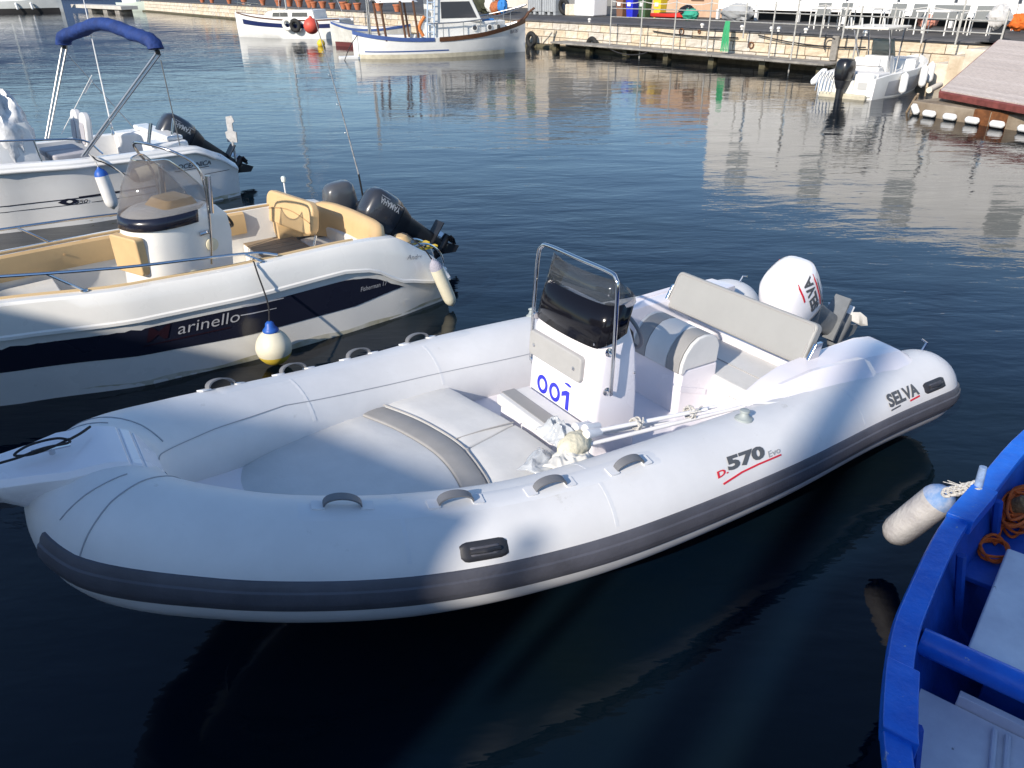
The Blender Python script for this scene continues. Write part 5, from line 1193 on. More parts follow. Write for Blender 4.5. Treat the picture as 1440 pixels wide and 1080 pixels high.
for sd in (1, -1):
    mb = MB(); mb.tube(catmull([(3.1,sd*1.22,1.32),(4.6,sd*1.16,1.36),(5.9,sd*.88,1.50),(7.0,sd*.42,1.72),(7.7,sd*.08,1.92)], 5), .025, 8); rl = mb.build('bow_rail', GREYSTEEL, gz)
    for (x, y, z0, z1) in ((3.6,1.22,.80,1.33),(4.5,1.16,.84,1.36),(5.3,1.02,.90,1.43),(6.1,.80,1.02,1.54),(6.8,.52,1.14,1.68)):
        mb = MB(); mb.tube([(x,sd*y,z0),(x,sd*y,z1)], .018, 6); mb.build('stanchion', GREYSTEEL, rl)
mb = MB(); mb.tube(catmull([(7.3,0,1.2),(7.62,0,1.38),(7.85,0,1.62),(8.1,0,1.78)], 5), [.07]*10+[.05]*6, 8); mb.build('stem_head', BRN, gz)
mb = MB(); mb.box(5.6,6.1,-.35,.1,1.345,1.42); mb.build('blue_cloth', mat('bright_blue_cloth', (.03,.18,.48), .8), gz, bevel=.02)
rope('mooring_rope', 'thin grey mooring line from the stern of the brown-railed cabin boat', [GM @ Vector(p) for p in ((.1,-.3,.95),(-.3,-.5,.5),(-.6,-.7,.0),(-.7,-.75,-.2))], .018, DROPE)
# sailing boat
SM = frame(-16.1, 50.65, .95, -.315) @ RZ(pi)
sb3 = thing('sailing_boat', 'white sailing boat with dark blue stripe lying behind the cabin boat', 'boat', M=SM @ T(-7.2,0,0))
ST_ = [(0,.85,1.02,.70),(1.2,1.1,.98,.95),(3,1.25,.98,1.08),(5,1.0,1.08,.75),(6.4,.5,1.2,.28),(7.2,.1,1.3,.02),(7.5,.03,1.34,.01)]
simple_hull(sb3, ST_, WHT)
for sd in (1, -1):
    hull_strip(sb3, ST_, 'blue_stripe', mat('dark_blue_paint', (.012,.02,.085), .4), lambda p: p.z*.58, lambda p: p.z*.80, .3, 6.9, sd, .012)
    hull_strip(sb3, ST_, 'toe_rail', BRN, lambda p: p.z-.03, lambda p: p.z+.04, 0, 7.4, sd, .02)
mb = MB(); mb.prism([(1.6,.95),(5.4,.95),(4.7,1.45),(1.7,1.50)], 'y', -.72, .72); ck = mb.build('coachroof', WHT, sb3, bevel=.06)
mb = MB(); mb.prism([(.2,-.8),(6.0,-.62),(7.0,-.15),(7.0,.15),(6.0,.62),(.2,.8)], 'z', .95, 1.02); mb.build('deck', WHT, sb3)
for sd in (1, -1):
    for x0 in (2.1, 3.4):
        mb = MB(); mb.prism([(x0,1.14),(x0+1.05,1.14),(x0+.98,1.36),(x0,1.36)], 'y', sd*.722, sd*.735); mb.build('cabin_window', GLS, ck)
mb = MB(); mb.tube([(3.9,0,1.2),(3.9,0,10.5)], .06, 10); mb.build('mast', GREYSTEEL, sb3)
mb = MB(); mb.tube([(3.9,0,2.2),(.8,0,2.1)], .05, 8); mb.tube([(3.7,0,2.32),(1.0,0,2.22)], .12, 10); mb.build('boom', mat('sail_cover_blue', (.05,.09,.22), .8), sb3)
for (a, b) in (((7.4,0,1.34),(3.9,0,10.3)),((.1,0,1.05),(3.9,0,10.3)),((3.7,1.1,1.0),(3.9,0,9)),((3.7,-1.1,1.0),(3.9,0,9))):
    mb = MB(); mb.tube([a, b], .012, 5); mb.build('stay', GREYSTEEL, sb3)
for sd in (1, -1):
    mb = MB(); mb.tube(catmull([(7.4,0,1.9),(6.8,sd*.3,1.86),(5.9,sd*.62,1.75)], 4), .018, 6); mb.build('pulpit', STEEL, sb3)
def tyre(name, label, M, R=.32, r=.11, m=RUBBER, group=None):
    e = thing(name, label, 'tyre', M=M, group=group); mb = MB(); n = 20
    mb.loft([[((R+r*cos(2*pi*j/10))*cos(2*pi*i/n), (R+r*cos(2*pi*j/10))*sin(2*pi*i/n), r*.8*sin(2*pi*j/10)) for j in range(10)] for i in range(n+1)], cap=False); mb.build('tread', m, e, weld=True); return e
tyre('tyre_fender', 'black tyre fender hanging over the blue stripe of the sailing boat', SM @ T(-7.2,0,0) @ T(2.55,1.42,.72) @ RX(pi/2), .26, .12)
tyre('tyre_fender', 'whitewashed tyre fender beside the black one on the sailing boat', SM @ T(-7.2,0,0) @ T(3.05,1.42,.78) @ RX(pi/2), .26, .10, mat('white_tyre', (.66,.65,.6), .7))
# small skiff
KM = frame(-8.6, 42.4, -.97, .22) @ T(-3.9,0,0)
kf = thing('wooden_skiff', 'small white double-ended skiff with blue rail behind the cabin boat', 'boat', M=KM)
KT = [(0,.05,1.0,.03),(.5,.55,.92,.35),(1.6,.95,.82,.75),(2.8,.85,.86,.62),(3.7,.40,1.0,.2),(4.3,.05,1.15,.02)]
simple_hull(kf, KT, mat('old_white_paint', (.66,.65,.60), .55, var=.25, vscale=2.5))
for sd in (1, -1):
    hull_strip(kf, KT, 'blue_rail', BLUR, lambda p: p.z-.08, lambda p: p.z+.03, 0, 4.3, sd, .02)
    hull_strip(kf, KT, 'red_bottom', mat('maroon_antifouling', (.12,.03,.03), .7), .0, .22, .1, 4.1, sd, .008)
mb = MB(); mb.prism([(.4,-.4),(2.0,-.85),(3.6,-.35),(3.6,.35),(2.0,.85),(.4,.4)], 'z', .45, .5); mb.build('floor', TEAK, kf)
def buoy(name, label, p, r, m):
    e = thing(name, label, 'buoy', loc=p); mb = MB(); mb.lathe([(r*sin(a)+.002, -r*cos(a)+r*.55) for a in xs_range(.05, pi-.25, 14)], 20); mb.build('ball', m, e, angle=70)
    mb = MB(); mb.lathe([(r*.25, r*1.5),(r*.2,r*1.7),(r*.08,r*1.75)], 10); mb.build('eye', m, e); return e
buoy('mooring_buoy', 'round red buoy hanging beside the sailing boat', (-10.9, 46.5, .52), .42, mat('faded_red_buoy', (.62,.09,.06), .5, var=.2, vscale=3))
buoy('mooring_buoy', 'small yellow buoy floating below the red one', (-9.6, 42.6, .0), .2, mat('yellow_buoy', (.70,.48,.03), .5))
# far left: grey hull with three fenders, jetty, small boat
LM = frame(-52.5, 100.0, 1, .02) @ T(-10.5,0,0)
lb = thing('grey_launch', 'long grey launch with three white fenders far across the harbour', 'boat', M=LM)
LT = [(0,1.3,1.25,1.1),(3,1.6,1.25,1.4),(7,1.4,1.35,1.0),(9.6,.6,1.6,.25),(10.5,.05,1.75,.02)]
simple_hull(lb, LT, mat('grey_hull_paint', (.48,.50,.50), .5, var=.1, vscale=1))
for sd in (1, -1): hull_strip(lb, LT, 'black_bottom', mat('black_antifouling', (.015,.015,.016), .7), 0, .5, 0, 10.2, sd, .01)
mb = MB(); mb.box(1,7,-1.0,1.0,1.2,1.9); mb.build('coachroof', WHT, lb, bevel=.1)
mb = MB(); mb.tube([(4,0,1.5),(4,0,12)], .08, 8); mb.build('mast', GREYSTEEL, lb)
for x in (2.6,6.0,7.6):
    p = LM @ Vector((x,-1.62 if x < 7 else -1.4,1.15)); q = LM @ Vector((x+.1,-1.66 if x < 7 else -1.42,.35)); fender_mesh('fender', 'white fender on the side of the far grey launch', (mat('white_fender', (.78,.78,.77), .45), mat('white_fender', (.78,.78,.77), .45), mat('white_fender', (.78,.78,.77), .45)), p, q, .13, 'fenders of the far grey launch')
jt = thing('jetty', 'low pale concrete jetty between the grey launch and the quay wall', 'jetty', M=frame(-52, 102.5, 11.5, -11.9))
mb = MB(); mb.box(-.5,15.8,-.6,1.2,.42,.78); mb.build('deck', mat('pale_concrete', (.56,.53,.48), .9, var=.2, vscale=1), jt, bevel=.02)
for x in (4.5, 9.5, 13.2):
    mb = MB(); mb.box(x,x+1.3,-.4,1.0,-1,.42); mb.build('pier', CONC, jt)
DM = frame(-46, 101, 1, -.4)
db = thing('moored_dinghy', 'pale dinghy with two white fenders behind the low jetty', 'boat', M=DM)
simple_hull(db, [(0,.8,.95,.7),(2.5,1.0,.95,.8),(4.4,.5,1.1,.2),(5,.04,1.2,.01)], mat('pale_green_hull', (.55,.62,.55), .5))
mb = MB(); mb.box(.8,3.0,-.6,.6,.9,1.3); mb.build('cuddy', WHT, db, bevel=.08)
# motor boat at the steps
TM = frame(9.15, 21.75, .75, .66)
tb = thing('console_boat', 'small white console boat with T-top and black outboard by the steps', 'boat', M=TM)
TT = [(0,.80,.52,.78),(.6,.88,.58,.82),(1.8,.95,.62,.86),(3.0,.82,.68,.62),(3.9,.42,.74,.2),(4.35,.06,.80,.02)]
simple_hull(tb, TT, WHT, -.3)
for sd in (1, -1): hull_strip(tb, TT, 'grey_side', mat('grey_hull_side', (.33,.34,.37), .45), .06, lambda p: p.z*.72, .5, 4.2, sd, .008)
mb = MB(); mb.prism([(0,-.72),(0,.72),(1.8,.86),(3.0,.72),(3.8,.36),(4.2,.06),(4.2,-.06),(3.8,-.36),(3.0,-.72),(1.8,-.86)], 'z', .28, .40); mb.build('deck', FLOORW, tb)
mb = MB(); mb.box(-.04,.16,-.74,-.22,.05,.62); mb.box(-.04,.16,.22,.74,.05,.62); mb.box(-.04,.14,-.22,.22,.05,.45); mb.build('transom', WHT, tb, bevel=.04)
mb = MB(); mb.box(-.16,-.04,-.66,.66,-.05,.12); mb.build('swim_platform', mat('stained_cream', (.62,.57,.44), .6), tb, bevel=.04)
mb = MB(); mb.prism([(2.75,-.60),(2.75,.60),(3.75,.28),(3.75,-.28)], 'z', .4, .80); mb.build('foredeck', WHT, tb, bevel=.06)
mb = MB(); mb.box(.30,1.05,-.70,.70,.40,.62); mb.build('stern_seat', SEATV, tb, bevel=.05)
mb = MB(); mb.loft([con_ring(.4,2.05,1.5,.36,.06), con_ring(.80,1.98,1.45,.34,.06), con_ring(.95,1.9,1.5,.32,.06)]); tcn = mb.build('console', WHT, tb)
mb = MB(); mb.loft([[(1.92,-.34,.92),(1.98,0,.92),(1.92,.34,.92)],[(1.75,-.30,1.36),(1.8,0,1.36),(1.75,.30,1.36)]], closed=False, cap=False); mb.build('windscreen', mat('green_tint_screen', (.18,.23,.22), .08, alpha=.75), tcn, thick=.012)
mb = MB(); mb.box(1.0,1.35,-.36,.36,.4,.72); mb.box(.96,1.08,-.36,.36,.72,.95); mb.build('helm_seat', SEATV, tb, bevel=.05)
mb = MB(); mb.box(.55,1.95,-.60,.60,1.66,1.72); tt = mb.build('t_top', mat('ivory_canvas', (.74,.70,.62), .8), tb, bevel=.02)
for (x0, y0, x1, y1) in ((1.65,-.40,.9,-.5),(1.65,.40,.9,.5),(2.0,-.38,1.8,-.5),(2.0,.38,1.8,.5)):
    mb = MB(); mb.tube([(x0,y0,.42),(x1,y1,1.67)], .022, 8); mb.build('frame_tube', STEEL, tt)
for k in range(4):
    mb = MB(); mb.tube([(.62,-.45+.3*k,1.73),(.55,-.45+.3*k,1.93)], .025, 8); mb.build('rod_holder', WHT, tt)
outboard(tb, T(-.14,.02,.42), 'outboard_motor', 1.12, mat('black_cowl', (.012,.012,.014), .3, coat=.4), LEGB, tilt=radians(4))
for k in range(5):
    mb = MB(); mb.tube(catmull([(-.06,.30+.1*k,.62),(-.22,.30+.1*k,.45),(-.30,.30+.1*k,.15)], 4), .012, 6); mb.build('stern_rail', STEEL, tb)
mb = MB(); mb.box(-.055,-.045,-.60,-.36,.25,.42); mb.build('transom_plate', mat('grey_plate', (.45,.45,.44), .5), tb)
WF = mat('white_fender', (.78,.78,.77), .45)
for (x, y, z0, z1, lab) in ((1.15,-1.02,.62,.08,'white fender nearest the stern of the T-top boat'),(2.35,-1.02,.72,.14,'white fender amidships on the T-top boat'),(2.95,-.95,.76,.2,'white fender nearest the bow of the T-top boat')):
    fender_mesh('fender', lab, (WF, WF, WF), TM @ Vector((x+.05,y,z0)), TM @ Vector((x-.08,y-.06,z1)), .10)
fender_mesh('fender', 'white fender lying on the port quarter of the T-top boat', (WF, WF, WF), TM @ Vector((.55,.90,.62)), TM @ Vector((.10,1.05,.25)), .10)
# ------------------------------------------------------------------ pontoon, ramp, steps
pm = frame(9.62, 18.95, 1.23, -2.54)
pt_ = thing('floating_pontoon', 'low stained concrete pontoon with rusty patch at the foot of the ramp', 'pontoon', M=pm)
mb = MB(); mb.box(0,9,0.0,2.2,-.3,.30); mb.build('deck', mat('stained_concrete', (.30,.25,.19), .9, var=.5, vscale=1.6, col2=(.17,.13,.09), bump=.4, bscale=12), pt_, bevel=.03)
for x in (1.62,2.02):
    mb = MB(); mb.box(x,x+.38,-.012,.4,-.05,.312); mb.build('rusty_plate', mat('rust', (.20,.075,.025), .9, var=.5, vscale=8), pt_, bevel=.01)
mb = MB(); mb.tube([(-.1,.25,.05),(.05,.1,.45)], .03, 6); mb.tube([(-.15,.1,.0),(.05,.05,.40)], .025, 6); mb.build('driftwood', TEAK, pt_)
pb_ = thing('white_pipe', 'short white pipe lying at the corner of the red-edged ramp', 'pipe', M=Matrix.Translation((10.0, 19.0, .52)) @ RZ(.8))
mb = MB(); mb.tube([(0,0,0),(.75,0,.05)], .07, 12); mb.build('pipe', mat('cream_pipe', (.70,.62,.50), .5), pb_)
k_ = 0
for (u, rz) in ((.20,.9),(.62,0),(1.15,.03),(1.70,0),(2.28,.02),(2.90,0),(3.5,0)):
    p = pm @ Vector((u, -.12, .09)); d = (pm.to_3x3() @ Vector((cos(rz), -sin(rz)*0, 0))).normalized()
    if rz > .5: a = p+Vector((0,0,.16))-d*.05; b = p+d*.12+Vector((0,0,-.06))
    else: a = p-d*.17; b = p+d*.17
    fender_mesh('pontoon_float', 'tilted white float at the corner of the stained pontoon' if rz > .5 else 'white float in the row along the stained pontoon edge', (WF, WF, WF), a, b, .075, None if rz > .5 else 'floats along the pontoon')
# ramp of planks
A_ = Vector((10.11,18.71,.55)); B_ = Vector((13.29,22.26,1.36)); C_ = Vector((.52,-2.39,0)).normalized()
ax = (B_-A_); L_ = ax.length; ax.normalize(); cy = -C_; nz_ = ax.cross(cy).normalized(); 
RMx = Matrix(((ax.x, cy.x, nz_.x, A_.x), (ax.y, cy.y, nz_.y, A_.y), (ax.z, cy.z, nz_.z, A_.z), (0,0,0,1)))
rm = thing('boarding_ramp', 'wide greyish plank ramp with red painted edge leading up to the quay', 'ramp', loc=tuple(A_))
RMl = Matrix.Translation(-A_) @ RMx
DECKW = [mat('weathered_plank_%d' % i, c, .85, var=.3, vscale=4, stretch=(20, 1.5, 4), bump=.3, bscale=20) for i, c in enumerate(((.60,.52,.47),(.56,.485,.44),(.64,.56,.51)))]
npk = 30
for i in range(npk):
    x0 = .06+i*(L_-.06)/npk; mb = MB(); mb.box(x0, x0+(L_-.06)/npk-.008, -5.2, .0, -.03, .0+.004*random.random(), M=RMl); mb.build('plank', random.choice(DECKW), rm)
mb = MB(); mb.box(-.06,.055,-5.2,.02,-.16,-.02, M=RMl); mb.build('front_beam', mat('faded_red_paint', (.27,.075,.065), .7, var=.45, vscale=5), rm, bevel=.01)
mb = MB(); mb.box(.06,L_,.005,.05,-.15,-.015, M=RMl); mb.build('side_beam', mat('faded_red_paint', (.27,.075,.065), .7), rm, bevel=.01)
stp = thing('stone_steps', 'pale stone steps going down the quay wall beside the ramp', 'steps', M=QM)
for k, (s0, z) in enumerate(((.75,.22),(.35,.44),(-.05,.66),(-.45,.88),(-.85,1.08))):
    mb = MB(); mb.box(-s0, -s0+ (.42 if k < 4 else 1.6), -1.25, -.03, -.6, z); mb.build('step', STONES[k % 2], stp, bevel=.02)
# ------------------------------------------------------------------ railing along the walkway
rg_ = thing('metal_railing', 'pale galvanised railing with tall thin posts along the quay walkway', 'railing', M=QM)
RAILM = mat('weathered_white_rail', (.50,.49,.46), .5, .3, var=.3, vscale=10)
for s_, z0, z1 in ((14.2,.37,2.1),(12.4,-.5,2.3),(10.6,.37,2.25),(8.9,.37,2.25),(7.3,.95,2.1),(6.1,.37,2.15),(5.2,-.5,2.3),(4.2,1.1,2.12),(3.4,1.1,2.14),(2.9,.37,2.08),(1.8,1.1,2.06),(.8,1.1,2.05),(-.2,1.1,2.5),(-1.4,1.1,2.03)):
    mb = MB(); mb.tube([(-s_,-.55,z0),(-s_+.02,-.55,z1)], .028, 8); mb.build('post', RAILM, rg_)
for z in (1.48, 1.80):
    mb = MB(); mb.tube([(-14.2,-.55,z),(-8,-.55,z+.01),(1.4,-.55,z-.03)], .018, 6); mb.build('rail', RAILM, rg_)
pts = []
sp_ = [14.2,12.4,10.6,8.9,6.1,4.2,2.9,.8,-1.4]
for a, b in zip(sp_, sp_[1:]): pts += sag((-a,-.56,2.08),(-b,-.56,2.06),.07,5)[:-1]
mb = MB(); mb.tube(pts, .014, 5); mb.build('top_rope', ROPEW, rg_)
gn = thing('green_net', 'bright green fishing net hung over the railing above the ledge', 'net', M=QM @ T(-8.0,-.62,.45))
mb = MB()
for k in range(16):
    x = -.16+.02*k+random.uniform(-.01,.01); mb.tube(catmull([(x*.6,0,1.05),(x*.9,-.03+.02*sin(k),.6),(x*1.25,-.02+.03*cos(k*2),.03)], 4), .013, 5)
mb.build('strands', mat('green_netting', (.05,.36,.16), .8), gn)
for (s_, z, R) in ((10.7,1.02,.11),(7.3,.70,.10),(9.8,1.05,.05)):
    e = thing('mooring_ring', 'rusty iron mooring ring on the pale stone wall above the ledge', 'ring', M=QM @ T(-s_,-.02,z) @ RX(pi/2), group='mooring rings on the quay wall')
    mb = MB(); mb.tube([(R*cos(2*pi*k/16),R*sin(2*pi*k/16),0) for k in range(17)], .02, 6); mb.build('ring', mat('rust', (.20,.075,.025), .9), e)
tyre('tyre_fender', 'black tyre hanging on the wall where the walkway ledge starts', QM @ T(-15.7,-.2,.28) @ RX(pi/2), .26, .11)
tyre('tyre_fender', 'black tyre hanging by the bow of the cabin boat', QM @ T(-20.0,-.25,.30) @ RX(pi/2), .28, .12)
for nm, a, b, dr in (('slack dark rope along the wall under the railing', (12.2,-.05,.98), (7.9,-.05,.92), .06), ('dark hose draped along the top of the quay wall', (7.0,-.08,1.05), (2.8,-.08,.86), .12), ('grey rope hanging under the ledge in the shade', (14.0,-.9,.33), (11.4,-.9,.33), .22)):
    rope('slack_rope', nm, [Q(*p[:2], p[2]) if not isinstance(p, Vector) else Q(p.x, p.y, p.z) for p in sag(a, b, dr, 6)], .022, DROPE)
wt = thing('wall_tap', 'dark standpipe tap on the quay wall beside the T-top boat', 'tap', M=QM @ T(-3.9,-.08,.40))
mb = MB(); mb.box(-.12,.12,-.04,.06,.0,.75); mb.build('backplate', CONC, wt, bevel=.02)
mb = MB(); mb.tube(catmull([(-.35,0,.30),(-.35,-.03,.62),(-.2,-.05,.70),(0,-.05,.66)], 4), .02, 6); mb.build('pipe', DROPE, wt)
for s_ in (9.9,8.0,6.7,6.4,5.3,3.1,16.4):
    e = thing('quay_bollard', 'small white painted mooring knob on the quay edge', 'bollard', M=QM @ T(-s_,.25,QTOP+.01), group='white knobs on the quay edge')
    mb = MB(); mb.lathe([(.05,0),(.045,.05),(.08,.09),(.07,.15),(.02,.17)], 12); mb.build('knob', mat('white_paint_rough', (.72,.70,.66), .7), e)
# ------------------------------------------------------------------ terrace building at the right
PEACH = mat('peach_render', (.60,.40,.27), .9, var=.2, vscale=1.4)
WHW = mat('white_board_wall', (.84,.83,.81), .7, var=.08, vscale=1.5)
def lattice_mat():
    m = bpy.data.materials.new('white_lattice'); m.use_nodes = True; n = m.node_tree.nodes; l = m.node_tree.links; b = n['Principled BSDF']; b.inputs['Roughness'].default_value = .7
    tc = n.new('ShaderNodeTexCoord'); mp = n.new('ShaderNodeMapping'); mp.inputs['Rotation'].default_value = (0, radians(45), 0); mp.inputs['Location'].default_value = (0,.013,0); l.new(tc.outputs['Object'], mp.inputs[0])
    ck = n.new('ShaderNodeTexChecker'); ck.inputs['Scale'].default_value = 11; ck.inputs[1].default_value = (.84,.83,.81,1); ck.inputs[2].default_value = (.58,.57,.55,1)
    l.new(mp.outputs[0], ck.inputs[0]); l.new(ck.outputs[0], b.inputs['Base Color']); return m
LAT = lattice_mat()
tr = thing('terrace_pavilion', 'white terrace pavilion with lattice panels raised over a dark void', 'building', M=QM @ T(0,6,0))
mb = MB(); mb.box(-13.9,14,.9,7,QTOP,1.62); mb.build('undercroft_shade', mat('painted_void_shade', (.03,.03,.032), .9), tr)  # near-black colour stands in for the shade under the terrace
mb = MB(); mb.box(-13.9,14,.25,7,4.2,6.4); mb.build('upper_wall', WHW, tr, bevel=.02)
for k in range(13):
    x = -13.9+k*2.15; mb = MB(); mb.box(x, x+2.12, 0, .12, 1.58+(.0 if k < 4 else -.06), 1.98); mb.build('fascia_panel', WHW, tr, bevel=.01)
    mb = MB(); mb.box(x+.06, x+2.08, .03, .09, 1.985, 4.15); mb.build('lattice_panel' if k > 1 else 'wall_panel', LAT if k > 1 else WHW, tr)
    mb = MB(); mb.box(x-.06, x+.06, -.01, .13, QTOP, 1.57); mb.build('post', WHW, tr)
for k in range(6):
    x = -12.5+k*4.1; mb = MB(); mb.box(x, x+1.2, .22, .26, 4.7, 6.0); w_ = mb.build('window', mat('grey_shutter', (.36,.38,.38), .6), tr)
    mb = MB(); mb.box(x-.08, x+1.28, .18, .25, 4.6, 4.69); mb.build('sill', WHW, w_)
ph = thing('peach_house', 'low peach rendered house behind the coloured bins', 'building', M=QM @ T(-19.4,7.0,QTOP))
mb = MB(); mb.box(0,5.2,0,5,0,2.3); mb.build('wall', PEACH, ph)
mb = MB(); mb.box(-.15,5.35,-.15,5.15,2.302,2.45); mb.build('roof', ROOFT, ph, bevel=.02)
for x in (.7, 3.0): 
    mb = MB(); mb.box(x,x+.8,-.03,.02,.7,1.7); mb.build('window', mat('brown_shutter', (.14,.08,.05), .6), ph, bevel=.01)
wh_ = thing('pale_house', 'pale two-storey house set back behind the fishing gear', 'building', M=QM @ T(-44,10,QTOP))
mb = MB(); mb.box(0,13,0,6,0,4.6); mb.build('wall', mat('pale_render', (.62,.56,.48), .9, var=.15, vscale=1), wh_)
mb = MB(); mb.box(-.2,13.2,-.2,6.2,4.602,4.8); mb.build('roof', ROOFT, wh_)
for k in range(5):
    for z in (.6, 2.8):
        mb = MB(); mb.box(1+k*2.4,2+k*2.4,-.03,.02,z,z+1.3); mb.build('window', mat('shutter_green', (.04,.12,.07), .6), wh_, bevel=.01)
# ------------------------------------------------------------------ chairs and tables on the quay
CHW = mat('white_chair_frame', (.74,.73,.70), .45); CHG = mat('grey_chair_mesh', (.17,.18,.18), .7)
def quay_chair(s_, t_, rz, w_=.5, label='', group=None, name='terrace_chair', cat='chair'):
    e = thing(name, label, cat, M=QM @ T(-s_, t_, QTOP) @ RZ(rz), group=group)
    mb = MB(); mb.box(-w_/2,w_/2,-.22,.22,.40,.44); mb.build('seat', CHG, e, bevel=.01)
    mb = MB(); mb.box(-w_/2,w_/2,.20,.235,.44,.88, M=T(0,.0,0) @ RX(-.12)); mb.build('backrest', CHG, e, bevel=.01)
    for x in (-w_/2-.02, w_/2+.02):
        for y in (-.2,.22):
            mb = MB(); mb.tube([(x,y,0),(x,y,.62 if y < 0 else .66)], .02, 6); mb.build('leg', CHW, e)
        mb = MB(); mb.tube([(x,-.22,.62),(x,.24,.64)], .02, 6); mb.build('armrest', CHW, e)
    return e
CG = 'grey and white chairs on the quay terrace'
quay_chair(6.75,3.2,.15, label='grey mesh chair with white frame at the white terrace tables', group=CG)
quay_chair(6.05,3.4,-.2, label='grey mesh chair with white frame at the white terrace tables', group=CG)
quay_chair(4.0,3.5,.1, label='grey mesh chair with white frame at the white terrace tables', group=CG)
quay_chair(3.3,3.5,-.1, label='grey mesh chair with white frame at the white terrace tables', group=CG)
quay_chair(.75,2.9,.25, label='single grey mesh chair at the end of the grey bench', group=None)
quay_chair(1.95,3.0,.0, 1.15, 'wide grey bench with white frame on the quay terrace', None, 'terrace_bench', 'bench')
def quay_table(s_, t_, label, group):
    e = thing('terrace_table', label, 'table', M=QM @ T(-s_, t_, QTOP), group=group)
    mb = MB(); mb.box(-.55,.55,-.35,.35,.68,.73); mb.build('table_top', CHW, e, bevel=.01)
    for x in (-.5,.5):
        for y in (-.3,.3):
            mb = MB(); mb.tube([(x,y,0),(x,y,.68)], .022, 6); mb.build('leg', CHW, e)
for s_, lb_ in ((5.9,'white terrace table standing before the two grey chairs by the green net'),(4.7,'white terrace table standing nearest the T-top boat canopy')): quay_table(s_, 2.7, lb_, 'white tables on the quay terrace')
quay_table(1.9, 2.3, 'white table in front of the wide grey bench', None)
# ------------------------------------------------------------------ bins, crates, gear
def bin_(s_, t_, m, label, h=.95, w_=.52):
    e = thing('wheelie_bin', label, 'bin', M=QM @ T(-s_, t_, QTOP))
    mb = MB(); mb.loft([[(x*(w_/2-.06), y*(w_/2-.06), 0) for x, y in ((-1,-1),(1,-1),(1,1),(-1,1))], [(x*w_/2, y*w_/2, h) for x, y in ((-1,-1),(1,-1),(1,1),(-1,1))]]); mb.build('body', m, e, bevel=.03)
    mb = MB(); mb.box(-w_/2-.02,w_/2+.02,-w_/2-.03,w_/2+.02,h+.003,h+.07); mb.build('lid', m, e, bevel=.025)
    mb = MB(); mb.box(-.11,.11,-w_/2-.012,-w_/2+.02,h*.55,h*.72); mb.build('label_plate', CHW, e)
    for x in (-.2,.2):
        mb = MB(); mb.lathe([(.09,-.03),(.09,.03)], 12, M=T(x,.22,.09) @ RY(pi/2)); mb.build('wheel', RUBBER, e)
bin_(17.95,4.5, mat('blue_bin', (.02,.03,.50), .5), 'bright blue wheeled bin between brown and green bins')
bin_(17.2,4.6, mat('dark_green_bin', (.05,.10,.05), .5), 'dark green wheeled bin beside the blue bin')
bin_(16.5,4.9, mat('yellow_bin', (.72,.50,.03), .5), 'yellow wheeled bin beside the green bin')
bin_(18.75,4.6, mat('brown_bin', (.20,.10,.06), .5), 'brown wheeled bin on the quay beside the blue bin')
for i, (s_, lab) in enumerate(((25.1,'grey plastic pallet crate on the quay nearest the cabin boat bow'),(23.85,'grey plastic pallet crate on the quay next to a tyre'))):
    e = thing('pallet_crate', lab, 'crate', M=QM @ T(-s_,4.5,QTOP)); GP = mat('grey_plastic', (.36,.38,.40), .6, var=.15, vscale=4)
    mb = MB(); mb.box(-.58,.58,-.5,.5,.14,.78); mb.build('box', GP, e, bevel=.03)
    for x in (-.48,0,.48):
        mb = MB(); mb.box(x-.1,x+.1,-.48,.48,0,.14); mb.build('runner', GP, e)
    for x in xs_range(-.5,.5,6):
        mb = MB(); mb.box(x-.012,x+.012,-.53,-.5,.18,.74); mb.build('rib', GP, e)
tyre('tyre', 'old black tyre standing against the cream stone block', QM @ T(-22.9,4.3,QTOP+.42) @ RX(pi/2) @ RX(.1), .3, .12)
e = thing('stone_block', 'cream stone block on the quay between tyre and white tank', 'block', M=QM @ T(-22.2,4.5,QTOP)); mb = MB(); mb.box(-.4,.4,-.4,.4,0,.55); mb.build('block', STONES[0], e, bevel=.06, seg=3)
e = thing('white_tank', 'large white plastic tank standing on the quay', 'tank', M=QM @ T(-21.1,4.6,QTOP)); mb = MB(); mb.box(-.75,.75,-.5,.5,0,.85); mb.build('tank', mat('white_tank_plastic', (.78,.79,.80), .5), e, bevel=.08, seg=3)
mb = MB(); mb.lathe([(.15,.85),(.15,.93),(.02,.95)], 16); mb.build('cap', CHG, e)
e = thing('upturned_kayak', 'flat red kayak lying on the quay before the peach house', 'kayak', M=QM @ T(-15.5,4.4,QTOP+.12) @ RZ(.1))
simple_hull(e, [(-1.0,.05,.12,.03),(-.6,.3,.14,.25),(.3,.34,.14,.3),(1.0,.05,.2,.03)], mat('red_plastic', (.62,.04,.03), .45), -.12)
mb = MB(); mb.prism(rrect(0,0,.45,.22,.15,5), 'z', .12, .17); mb.build('cockpit', BLACK, e)
def heap(name, label, cat, s_, t_, z, r, m, seed):
    e = thing(name, label, cat, M=QM @ T(-s_,t_,QTOP+z)); crumple('heap', e, m, (0,0,r[2]*.8), r[0], r[1], r[2], .25, seed, 24, .3, 2.2)
heap('green_tarp', 'crumpled green tarpaulin on the quay beside the red kayak', 'tarpaulin', 13.95,4.2,0,(.45,.35,.3), mat('green_tarp', (.03,.30,.20), .6), 31.)
heap('black_sacks', 'pile of black sacks between red kayak and green tarpaulin', 'sacks', 14.6,4.7,0,(.5,.4,.36), BLACK, 33.)
heap('grey_tarp', 'grey tarpaulin covered heap under the white terrace edge', 'tarpaulin', 11.9,4.9,0,(.85,.5,.42), mat('grey_tarp', (.33,.34,.35), .7), 35.)
